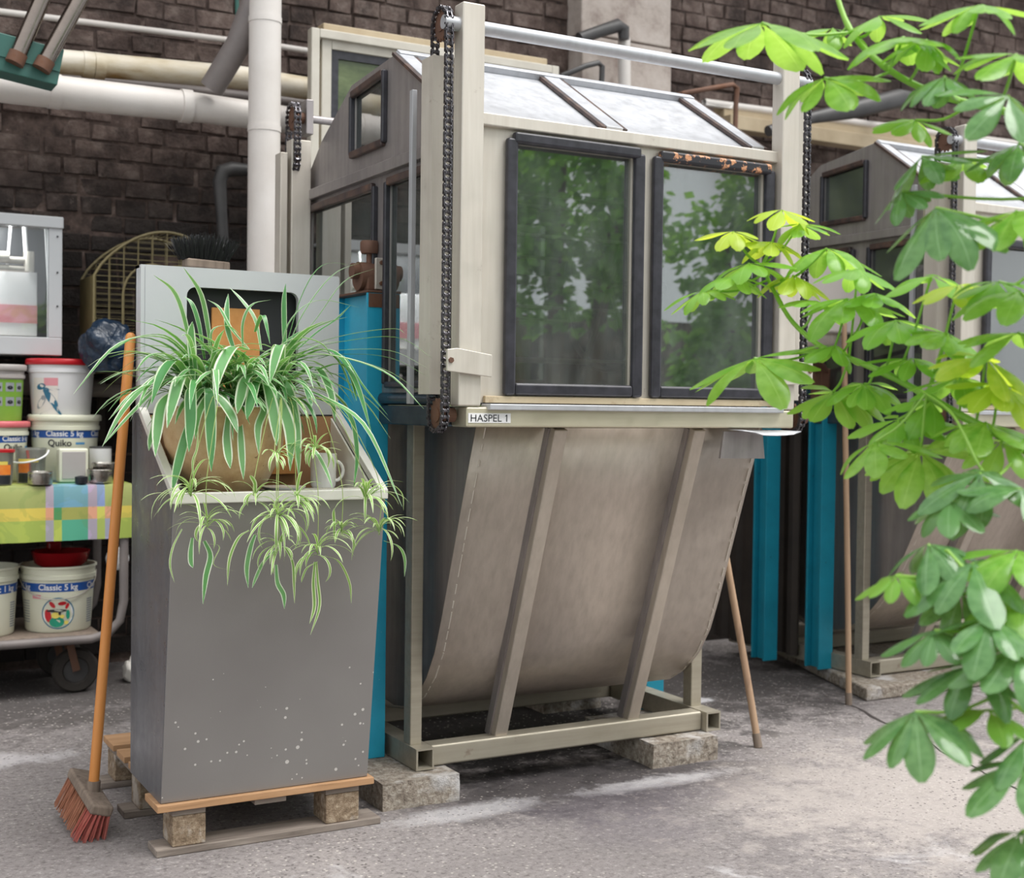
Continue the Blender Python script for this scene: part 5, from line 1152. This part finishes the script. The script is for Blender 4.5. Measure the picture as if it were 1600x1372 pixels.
LV = [([(430, 470), (410, 330), (370, 210), (300, 150)], 18, 3.50, 3.50), ([(495, 440), (480, 320), (455, 210), (400, 125)], 20, 3.55, 3.56), ([(470, 430), (452, 320), (430, 250), (405, 222)], 14, 3.56, 3.6),
 ([(430, 440), (330, 360), (180, 385), (30, 550)], 22, 3.48, 3.38), ([(430, 430), (340, 355), (240, 360), (160, 405)], 18, 3.50, 3.42), ([(400, 470), (260, 490), (180, 475), (105, 472)], 11, 3.50, 3.45),
 ([(430, 490), (330, 480), (210, 590), (128, 725)], 24, 3.45, 3.34), ([(440, 500), (350, 500), (230, 610), (135, 715)], 18, 3.42, 3.32), ([(450, 480), (330, 500), (230, 550), (150, 635)], 22, 3.48, 3.40),
 ([(430, 520), (375, 440), (330, 480), (292, 582)], 34, 3.42, 3.32), ([(430, 540), (395, 492), (370, 560), (345, 662)], 36, 3.38, 3.29), ([(440, 530), (425, 545), (425, 640), (418, 742)], 32, 3.36, 3.29),
 ([(480, 530), (488, 560), (492, 680), (493, 808)], 30, 3.36, 3.29), ([(490, 540), (525, 570), (560, 620), (582, 680)], 30, 3.36, 3.29), ([(370, 540), (330, 580), (315, 660), (305, 758)], 32, 3.38, 3.30),
 ([(610, 400), (565, 395), (525, 460), (503, 552)], 38, 3.38, 3.28), ([(640, 480), (608, 500), (592, 560), (580, 615)], 32, 3.35, 3.29), ([(660, 490), (640, 520), (625, 580), (612, 634)], 30, 3.34, 3.28),
 ([(560, 470), (630, 470), (690, 520), (714, 562)], 26, 3.36, 3.28), ([(670, 490), (690, 560), (705, 640), (712, 722)], 32, 3.34, 3.28), ([(710, 540), (735, 600), (757, 680), (757, 805)], 34, 3.34, 3.28),
 ([(730, 490), (755, 540), (778, 660), (787, 834)], 28, 3.40, 3.31), ([(770, 490), (845, 460), (890, 540), (908, 642)], 28, 3.42, 3.32), ([(780, 430), (880, 400), (950, 460), (980, 572)], 24, 3.42, 3.30),
 ([(760, 420), (900, 420), (1080, 480), (1205, 598)], 26, 3.40, 3.22), ([(760, 400), (950, 350), (1100, 330), (1142, 345)], 11, 3.5, 3.3), ([(760, 410), (950, 370), (1120, 360), (1238, 432)], 11, 3.48, 3.26), ([(760, 420), (950, 400), (1100, 405), (1218, 462)], 10, 3.46, 3.26),
 ([(760, 430), (960, 415), (1100, 430), (1222, 492)], 11, 3.46, 3.26), ([(760, 440), (900, 420), (1080, 470), (1195, 545)], 14, 3.44, 3.28), ([(760, 460), (900, 480), (1010, 560), (1092, 640)], 15, 3.42, 3.30), ([(780, 470), (900, 510), (1000, 570), (1095, 700)], 14, 3.40, 3.28),
 ([(780, 400), (850, 340), (910, 300), (960, 250)], 12, 3.55, 3.6), ([(740, 420), (800, 280), (900, 150), (1005, 103)], 6, 3.5, 3.5), ([(740, 400), (800, 210), (870, 115), (980, 118)], 5, 3.5, 3.48), ([(760, 400), (850, 290), (940, 170), (1050, 125)], 6, 3.5, 3.45), ([(740, 440), (738, 340), (737, 240), (742, 178)], 15, 3.5, 3.52),
 ([(720, 420), (760, 300), (850, 235), (988, 258)], 11, 3.5, 3.45), ([(760, 400), (820, 340), (880, 310), (950, 290)], 14, 3.5, 3.42), ([(660, 400), (640, 300), (600, 240), (555, 192)], 12, 3.52, 3.6), ([(580, 430), (550, 340), (545, 270), (550, 212)], 16, 3.52, 3.6),
 ([(620, 400), (560, 330), (520, 260), (480, 232)], 12, 3.52, 3.58), ([(600, 400), (600, 310), (630, 250), (695, 232)], 14, 3.52, 3.5), ([(430, 520), (430, 420), (425, 350), (430, 305)], 24, 3.45, 3.44), ([(500, 430), (495, 340), (545, 320), (590, 350)], 12, 3.5, 3.5),
 ([(760, 520), (870, 560), (1010, 660), (1132, 925)], 20, 3.38, 3.22), ([(840, 560), (950, 610), (980, 740), (970, 862)], 16, 3.34, 3.28), ([(420, 640), (405, 700), (382, 790), (362, 876)], 28, 3.34, 3.30), ([(590, 640), (592, 690), (596, 760), (601, 835)], 20, 3.35, 3.30), ([(550, 620), (545, 690), (550, 750), (557, 798)], 24, 3.34, 3.29),
 ([(800, 720), (840, 740), (875, 800), (900, 865)], 14, 3.32, 3.26), ([(740, 430), (840, 400), (920, 440), (975, 575)], 16, 3.44, 3.34), ([(730, 430), (725, 385), (708, 430), (690, 512)], 30, 3.34, 3.28), ([(760, 500), (800, 510), (820, 560), (830, 592)], 18, 3.36, 3.30),
 ([(700, 400), (780, 360), (860, 380), (900, 430)], 20, 3.42, 3.38), ([(500, 520), (440, 470), (400, 480), (360, 540)], 24, 3.40, 3.35), ([(520, 520), (480, 560), (450, 620), (440, 700)], 24, 3.38, 3.31), ([(300, 620), (300, 660), (290, 700), (284, 738)], 16, 3.40, 3.34),
 ([(650, 560), (670, 600), (650, 660), (652, 750)], 22, 3.36, 3.30), ([(430, 480), (350, 420), (290, 420), (240, 470)], 22, 3.46, 3.40), ([(640, 340), (655, 300), (670, 290), (690, 380)], 14, 3.5, 3.42), ([(840, 470), (930, 450), (980, 520), (1030, 680)], 22, 3.38, 3.28), ([(850, 430), (930, 420), (1000, 520), (1085, 620)], 12, 3.40, 3.30)]
random.seed(21)
for pts, w, ya, yb in LV:
    n_ = len(pts); P3 = [Z4(p[0], p[1], ya + (yb - ya) * i / (n_ - 1)) for i, p in enumerate(pts)]
    blade(SP, P3, w * PXM * 1.22, random.choice(('spider', 'spider', 'spider_dark')))
def arch(base, az, el, L, droop, n=5):
    p = Vector(base); out = [p.copy()]; e = el
    for i in range(n):
        d = Vector((math.cos(az) * math.cos(e), math.sin(az) * math.cos(e), math.sin(e))); p = p + d * L / n; out.append(p.copy()); e -= droop / n
    return out
k = 0; tries = 0
while k < 175 and tries < 1400:
    tries += 1
    az = random.uniform(0, 2 * math.pi); cx = pc.x + random.choice((-.07, .03, .12)); el = random.uniform(.45, 1.45); L = random.uniform(.20, .36)
    P3 = arch((cx + random.uniform(-.03, .03), 3.50 + random.uniform(-.04, .04), 1.19), az, el, L, random.uniform(1.2, 2.4))
    if max(p.y for p in P3) > 3.66 or min(p.y for p in P3) < 3.20: continue
    if any(p.z < 1.18 and (p - Vector((pc.x, 3.508, p.z))).length < .16 for p in P3[2:]): continue
    blade(SP, P3, random.uniform(.012, .021), random.choice(('spider', 'spider', 'spider_dark')), 10); k += 1
print('spider fill', k)
# plantlets hanging on stolons over the front of the tray
PL = [(425, 880, 130, 16), (480, 985, 95, 13), (715, 960, 120, 16), (840, 735, 85, 15), (780, 900, 100, 14), (850, 1075, 110, 14), (1010, 900, 115, 15), (1055, 1010, 105, 14), (710, 760, 60, 8), (930, 1010, 90, 10), (640, 900, 80, 8), (720, 1060, 90, 10)]
for i, (x, y, r, n) in enumerate(PL):
    yy = 3.27 - .02 * (i % 3); c_ = Z4(x, y, yy); s0 = Vector((pc.x + (.12 if x > 600 else -.04), 3.44, 1.20)); mid = Vector(((s0.x + c_.x) / 2, 3.30, 1.20)); nr = Vector((c_.x, yy + .01, max(c_.z + .03, 1.0)))
    m_ = MB(); m_.tube(catmull([s0, mid, nr, c_], 14), .0011, 5); st = m_.build('plantlet', MT['stolon'], SP, smooth=True)
    for j in range(int(n * 1.5)):
        az = random.uniform(math.pi * .85, math.pi * 2.15); el = random.uniform(-.3, 1.35); L = r * PXM * random.uniform(.8, 1.45)
        P3 = arch(c_ + Vector((0, 0, random.uniform(-.01, .015))), az, el, L, random.uniform(1.0, 2.6)); P3 = [Vector((p.x, min(p.y, 3.305), p.z)) for p in P3]
        blade(st, P3, random.uniform(.005, .0088), 'spider_pale', 9, nm='plantlet_leaf')
LONG = [([(470, 1040), (490, 1090), (475, 1160), (465, 1252)], 18), ([(480, 1050), (520, 1060), (500, 1120), (575, 1142)], 6), ([(640, 1020), (625, 1060), (612, 1130), (617, 1198)], 16), ([(620, 1005), (585, 1030), (555, 1100), (547, 1190)], 12), ([(845, 1110), (850, 1180), (855, 1260), (825, 1355)], 10), ([(840, 1110), (835, 1180), (838, 1260), (822, 1318)], 12), ([(850, 1110), (815, 1130), (800, 1160), (795, 1180)], 8),
        ([(870, 1090), (920, 1110), (955, 1180), (962, 1250)], 12), ([(710, 1120), (715, 1180), (735, 1220), (738, 1268)], 16), ([(740, 1060), (765, 1110), (770, 1180), (772, 1250)], 9), ([(1070, 1040), (1120, 1060), (1140, 1100), (1140, 1160)], 14), ([(1000, 900), (1080, 850), (1130, 880), (1137, 940)], 9), ([(400, 900), (340, 880), (290, 885), (255, 905)], 9), ([(440, 870), (430, 780), (445, 730), (450, 650)], 6),
        ([(710, 1070), (670, 1110), (645, 1160), (630, 1198)], 14), ([(430, 1030), (425, 1070), (425, 1110), (432, 1130)], 16), ([(395, 1000), (365, 1060), (355, 1120), (370, 1180)], 6), ([(640, 890), (640, 850), (630, 830), (622, 820)], 12), ([(905, 1030), (905, 980), (903, 950), (905, 930)], 10)]
for pts, w in LONG:
    P3 = [Z4(p[0], p[1], 3.26 - .005 * i) for i, p in enumerate(pts)]; blade(SP, P3, w * PXM * 1.1, 'spider_pale' if w < 14 else random.choice(('spider_pale', 'spider')))

# ============================================================ UMBRELLA PLANT IN THE FOREGROUND
BRN = [  # pixel path with depth, radius px at start and end
 [(1760, 1500, 2.10), (1745, 1000, 2.12), (1700, 780, 2.15), (1600, 702, 2.2), (1500, 648, 2.3), (1400, 592, 2.42), (1340, 565, 2.48), (1288, 545, 2.55), (1240, 505, 2.62), (1212, 460, 2.66), (1190, 415, 2.68)],
 [(1790, 1500, 2.15), (1780, 700, 2.15), (1720, 300, 2.15), (1600, 188, 2.2), (1500, 158, 2.24), (1420, 128, 2.28), (1360, 85, 2.3), (1325, 40, 2.34), (1300, -30, 2.38)],
 [(1600, 702, 2.2), (1545, 745, 2.1), (1490, 650, 2.15), (1440, 610, 2.3)],
 [(1750, 1200, 1.9), (1690, 1130, 1.9), (1640, 1060, 1.9), (1580, 980, 1.92), (1520, 905, 1.95), (1480, 860, 1.98)],
 [(1750, 1300, 1.85), (1680, 1170, 1.85), (1600, 1112, 1.86), (1545, 1068, 1.88), (1520, 1040, 1.9)],
 [(1600, 702, 2.2), (1640, 560, 2.15), (1610, 420, 2.15), (1590, 330, 2.15)]]
RB = [(16, 7), (15, 8), (5, 4), (9, 5), (7, 4), (6, 4)]
UR = at(1760, 1372, D=2.1); UX = UR.x; UY = UR.y
UP_ = thing('umbrella_plant', 'large umbrella plant with bright green fingered leaves reaching in from the right foreground', 'plant', (UX, UY, 0))
bpts = []
for (path, (ra, rb)) in zip(BRN, RB):
    P3 = [at(x, y, D=d) for x, y, d in path]
    if path[0][1] >= 1400: P3 = [Vector((UX + random.uniform(-.02, .02), UY, .28))] + P3[1:]
    q = catmull(P3, 40); m_ = MB(); n = len(q)
    rr = [(ra + (rb - ra) * i / (n - 1)) / F_PX * 2.2 / 2 * (1.18 if i % 7 == 0 else 1) for i in range(n)]
    m_.tube(q, rr, 12); m_.build('branch', MT['stem'], UP_, smooth=True); bpts.append(q)
m_ = MB(); m_.lathe([(.001, 0), (.13, 0), (.135, .01), (.17, .30), (.18, .30), (.18, .33), (.165, .33), (.13, .02), (.001, .02)], (UX, UY, 0), 36); m_.build('plant_pot', MT['pot'], UP_, smooth=True)
m_ = MB(); m_.lathe([(.001, .28), (.16, .28)], (UX, UY, 0), 28); m_.build('soil', MT['soil'], UP_)
def prj(p): q = p - EYE; d = q.dot(FW); return 800 + F_PX * q.dot(RX) / d, 686 - F_PX * q.dot(UP) / d, d
LEAF = {}
for mt_ in ('sch', 'sch_young', 'sch_dark'):
    for v_ in range(4):
        random.seed(70 + v_); n = 9; pts = []; ws = []; bend = (.25, .55, .9, .4)[v_]; tw = random.uniform(-.08, .08)
        x = 0; z = 0; a = .10
        for i in range(n + 1):
            t = i / n; pts.append(Vector((x, tw * t * t, z))); x += math.cos(a) / n; z += math.sin(a) / n; a -= bend / n * (1.5 if t > .3 else .5)
            if t < .14: w_ = .035
            else: u = (t - .14) / .86; w_ = .34 * max(0, math.sin(math.pi * min(1, u * .985) ** 1.3)) ** .58 + .01
            ws.append(w_)
        mb = MB(); mb.ribbon(pts, ws, Vector((0, 1, 0)), .20 + .08 * v_)
        me = _mesh(mb, 'leaflet', MT[mt_], Vector((0, 0, 0))); me.polygons.foreach_set('use_smooth', [True] * len(me.polygons)); LEAF[mt_, v_] = me
CL = [ # px, py, r px, material, n leaflets, facing (right, up, to camera), branch, depth or 0
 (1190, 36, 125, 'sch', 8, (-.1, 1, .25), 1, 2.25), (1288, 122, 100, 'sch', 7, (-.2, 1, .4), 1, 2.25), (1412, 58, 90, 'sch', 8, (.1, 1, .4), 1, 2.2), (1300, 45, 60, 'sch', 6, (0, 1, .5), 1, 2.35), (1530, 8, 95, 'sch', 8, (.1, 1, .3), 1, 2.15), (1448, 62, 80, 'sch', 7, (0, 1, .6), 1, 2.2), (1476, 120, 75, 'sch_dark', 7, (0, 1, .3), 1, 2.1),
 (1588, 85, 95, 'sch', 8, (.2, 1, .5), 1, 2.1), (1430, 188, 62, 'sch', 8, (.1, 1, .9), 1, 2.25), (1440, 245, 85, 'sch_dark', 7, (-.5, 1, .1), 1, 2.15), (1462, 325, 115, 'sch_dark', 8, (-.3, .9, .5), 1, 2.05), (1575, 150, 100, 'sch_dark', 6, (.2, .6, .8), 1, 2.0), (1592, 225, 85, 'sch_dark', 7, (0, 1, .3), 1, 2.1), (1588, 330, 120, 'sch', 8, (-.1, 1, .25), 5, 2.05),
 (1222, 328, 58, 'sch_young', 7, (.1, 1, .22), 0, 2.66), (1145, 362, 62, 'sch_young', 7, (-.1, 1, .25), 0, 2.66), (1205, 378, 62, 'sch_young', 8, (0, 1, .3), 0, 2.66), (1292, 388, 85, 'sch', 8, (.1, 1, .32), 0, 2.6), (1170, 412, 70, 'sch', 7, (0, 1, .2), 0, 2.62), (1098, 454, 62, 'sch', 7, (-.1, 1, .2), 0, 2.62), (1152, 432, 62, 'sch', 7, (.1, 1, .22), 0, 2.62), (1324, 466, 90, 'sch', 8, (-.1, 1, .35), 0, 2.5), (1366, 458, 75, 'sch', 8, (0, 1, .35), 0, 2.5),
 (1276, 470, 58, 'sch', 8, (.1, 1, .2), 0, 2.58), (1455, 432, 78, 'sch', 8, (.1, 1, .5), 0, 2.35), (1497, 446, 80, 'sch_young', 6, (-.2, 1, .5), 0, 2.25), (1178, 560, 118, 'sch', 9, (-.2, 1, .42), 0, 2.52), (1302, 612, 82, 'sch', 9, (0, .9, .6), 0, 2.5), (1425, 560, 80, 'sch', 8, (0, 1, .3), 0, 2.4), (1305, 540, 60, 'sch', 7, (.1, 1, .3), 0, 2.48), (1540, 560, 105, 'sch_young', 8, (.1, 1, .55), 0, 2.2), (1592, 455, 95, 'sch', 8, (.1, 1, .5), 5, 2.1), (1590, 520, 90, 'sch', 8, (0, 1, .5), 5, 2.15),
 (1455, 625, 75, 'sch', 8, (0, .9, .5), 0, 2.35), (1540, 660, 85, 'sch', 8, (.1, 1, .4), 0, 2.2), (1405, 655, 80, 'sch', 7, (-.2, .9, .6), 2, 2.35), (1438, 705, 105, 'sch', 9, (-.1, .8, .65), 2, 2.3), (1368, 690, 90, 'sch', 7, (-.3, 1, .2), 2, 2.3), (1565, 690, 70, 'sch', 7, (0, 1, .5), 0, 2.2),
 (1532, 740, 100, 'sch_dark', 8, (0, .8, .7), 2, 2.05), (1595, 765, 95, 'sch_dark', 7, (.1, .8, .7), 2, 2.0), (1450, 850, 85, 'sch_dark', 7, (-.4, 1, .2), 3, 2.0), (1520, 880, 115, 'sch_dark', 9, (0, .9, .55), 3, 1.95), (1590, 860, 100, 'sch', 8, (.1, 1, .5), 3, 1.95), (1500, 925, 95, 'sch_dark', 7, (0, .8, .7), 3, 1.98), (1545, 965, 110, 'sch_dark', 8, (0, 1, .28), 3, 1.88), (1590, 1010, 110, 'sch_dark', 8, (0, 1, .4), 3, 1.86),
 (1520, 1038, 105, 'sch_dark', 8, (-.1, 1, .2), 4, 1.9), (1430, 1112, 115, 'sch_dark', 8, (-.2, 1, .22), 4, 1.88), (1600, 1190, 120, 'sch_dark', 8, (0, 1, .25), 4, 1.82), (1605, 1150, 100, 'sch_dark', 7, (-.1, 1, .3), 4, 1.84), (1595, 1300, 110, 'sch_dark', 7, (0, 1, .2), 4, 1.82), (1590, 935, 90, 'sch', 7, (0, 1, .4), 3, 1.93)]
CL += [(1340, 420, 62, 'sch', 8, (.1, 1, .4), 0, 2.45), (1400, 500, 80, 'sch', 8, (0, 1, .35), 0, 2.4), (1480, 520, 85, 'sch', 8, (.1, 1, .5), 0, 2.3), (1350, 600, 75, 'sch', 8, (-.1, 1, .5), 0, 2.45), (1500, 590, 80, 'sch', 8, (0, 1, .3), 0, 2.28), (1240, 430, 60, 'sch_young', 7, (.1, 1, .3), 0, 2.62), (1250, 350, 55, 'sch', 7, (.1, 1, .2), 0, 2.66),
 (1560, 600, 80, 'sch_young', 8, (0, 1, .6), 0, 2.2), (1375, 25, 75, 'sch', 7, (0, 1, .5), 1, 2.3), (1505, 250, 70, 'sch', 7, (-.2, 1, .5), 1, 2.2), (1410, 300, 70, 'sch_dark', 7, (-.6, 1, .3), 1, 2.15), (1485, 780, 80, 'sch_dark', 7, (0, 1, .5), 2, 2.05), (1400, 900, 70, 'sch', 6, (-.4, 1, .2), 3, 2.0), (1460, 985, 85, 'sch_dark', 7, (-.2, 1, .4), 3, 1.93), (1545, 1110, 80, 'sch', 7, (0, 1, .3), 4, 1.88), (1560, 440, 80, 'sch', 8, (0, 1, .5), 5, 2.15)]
random.seed(33)
order = sorted(range(len(CL)), key=lambda i: -CL[i][2]); cnt = 0; single = set()
for i in order:
    if cnt + CL[i][4] + 1 <= 298: single.add(i); cnt += CL[i][4] + 1
far_ = MB(); far_stalk = MB()
for i, (px, py, r, mt_, n, nf, bi, dp) in enumerate(CL):
    c_ = at(px, py, D=dp); N = (RX * (nf[0] + random.uniform(-.12, .12)) + UP * nf[1] - FW * (nf[2] * .75 - .05)).normalized()
    q = bpts[bi]; best = min(range(4, len(q)), key=lambda k_: (q[k_] - c_).length * (1 if q[k_].z < c_.z + .03 else 1.6))
    b0 = q[best]; mid = (b0 + c_) / 2 + Vector((0, 0, -.012)); sp = catmull([b0, mid, c_], 8)
    if i in single:
        m_ = MB(); m_.tube(sp, .0026, 6); stalk = m_.build('leaf_stalk', MT['stem'], UP_, smooth=True)
    else: far_stalk.tube(sp, .0026, 6)
    n = n + 1; Lm = r / F_PX * dp * 1.12; X_ = N.orthogonal().normalized(); Y_ = N.cross(X_); a0 = random.uniform(0, 6.28); span = 2 * math.pi * random.uniform(.82, .95)
    for j in range(n):
        a = a0 + span * j / n + random.uniform(-.12, .12); d = (X_ * math.cos(a) + Y_ * math.sin(a)); dr = random.uniform(-.02, .38) + (.22 if mt_ == 'sch_dark' else 0)
        d = (d - N * dr + Vector((0, 0, -.12))).normalized(); sy = N.cross(d).normalized(); nz = d.cross(sy).normalized(); L = Lm * random.uniform(.75, 1.08)
        Mx = Matrix(((d.x, sy.x, nz.x, c_.x), (d.y, sy.y, nz.y, c_.y), (d.z, sy.z, nz.z, c_.z), (0, 0, 0, 1))) @ Matrix.Diagonal((L, L * random.uniform(.95, 1.2), L, 1))
        me = LEAF[mt_, random.randrange(4)]
        if i in single:
            o = bpy.data.objects.new('leaflet', me); COL.objects.link(o); o.parent = stalk; o.matrix_local = Matrix.Translation(-ORG[UP_.name]) @ Mx
        else:
            far_.add([Mx @ v.co for v in me.vertices], [tuple(p.vertices) for p in me.polygons], [tuple(me.uv_layers[0].data[0].uv)] * 0 or [((k_ % 3) / 2, (k_ // 3) / 9) for k_ in range(len(me.vertices))], mi=('sch', 'sch_young', 'sch_dark').index(mt_))
st = far_stalk.build('small_stalks', MT['stem'], UP_, smooth=True); st['kind'] = 'stuff'
o = far_.build('small_leaflets', [MT['sch'], MT['sch_young'], MT['sch_dark']], UP_, smooth=True, fix=False, ang=180); o['kind'] = 'stuff'
print('single clusters', len(single), cnt)

# greenery of the glasshouse behind the camera: only its reflection shows in the hood windows
def hedge(label, cx, cy, w, h, z0, n, seed):
    random.seed(seed); mb = MB(); T = thing('glasshouse_shrub', label, 'shrub', (cx, cy, 0), 'glasshouse shrubs reflected in the hood windows')
    for i in range(n):
        while True:
            u = Vector((random.uniform(-1, 1), random.uniform(-1, 1), random.uniform(-1, 1)))
            if .35 < u.length < 1 and NZ.noise(u * 2.6 + Vector((seed, 0, 0))) > -.02: break
        c_ = Vector((cx + u.x * w, cy + u.y * .5, z0 + h / 2 + u.z * h / 2)); d = Vector((random.gauss(0, 1), random.gauss(0, 1), random.gauss(-.3, .6))).normalized(); s_ = d.orthogonal().normalized(); L = random.uniform(.08, .16)
        mb.add([c_, c_ + d * L * .5 + s_ * L * .28, c_ + d * L, c_ + d * L * .5 - s_ * L * .28], [(0, 1, 2, 3)], [(0, 0), (.5, .3), (1, 1), (.5, .7)])
    o = mb.build('foliage', MT['hedge'], T, fix=False); o['kind'] = 'stuff'
    for k_ in range(3):
        m_ = MB(); m_.tube([(cx + (k_ - 1) * .2, cy, 0), (cx + (k_ - 1) * .45, cy, z0 + h * .3), (cx + (k_ - 1) * .6, cy + .1, z0 + h * .7)], [.09, .06, .02], 8); m_.build('trunk', MT['bark'], T, smooth=True)
hedge('tall leafy shrub behind the photographer, reflected in the left hood window', 5.3, -2.2, 1.05, 1.9, 1.75, 3300, 1)
hedge('tall leafy shrub behind the photographer, reflected in the right hood window', 7.5, -2.2, 1.15, 3.2, .3, 4600, 2)
hedge('leafy shrub left behind the photographer', -1.6, -2.0, 1.4, 2.6, .6, 3000, 3)
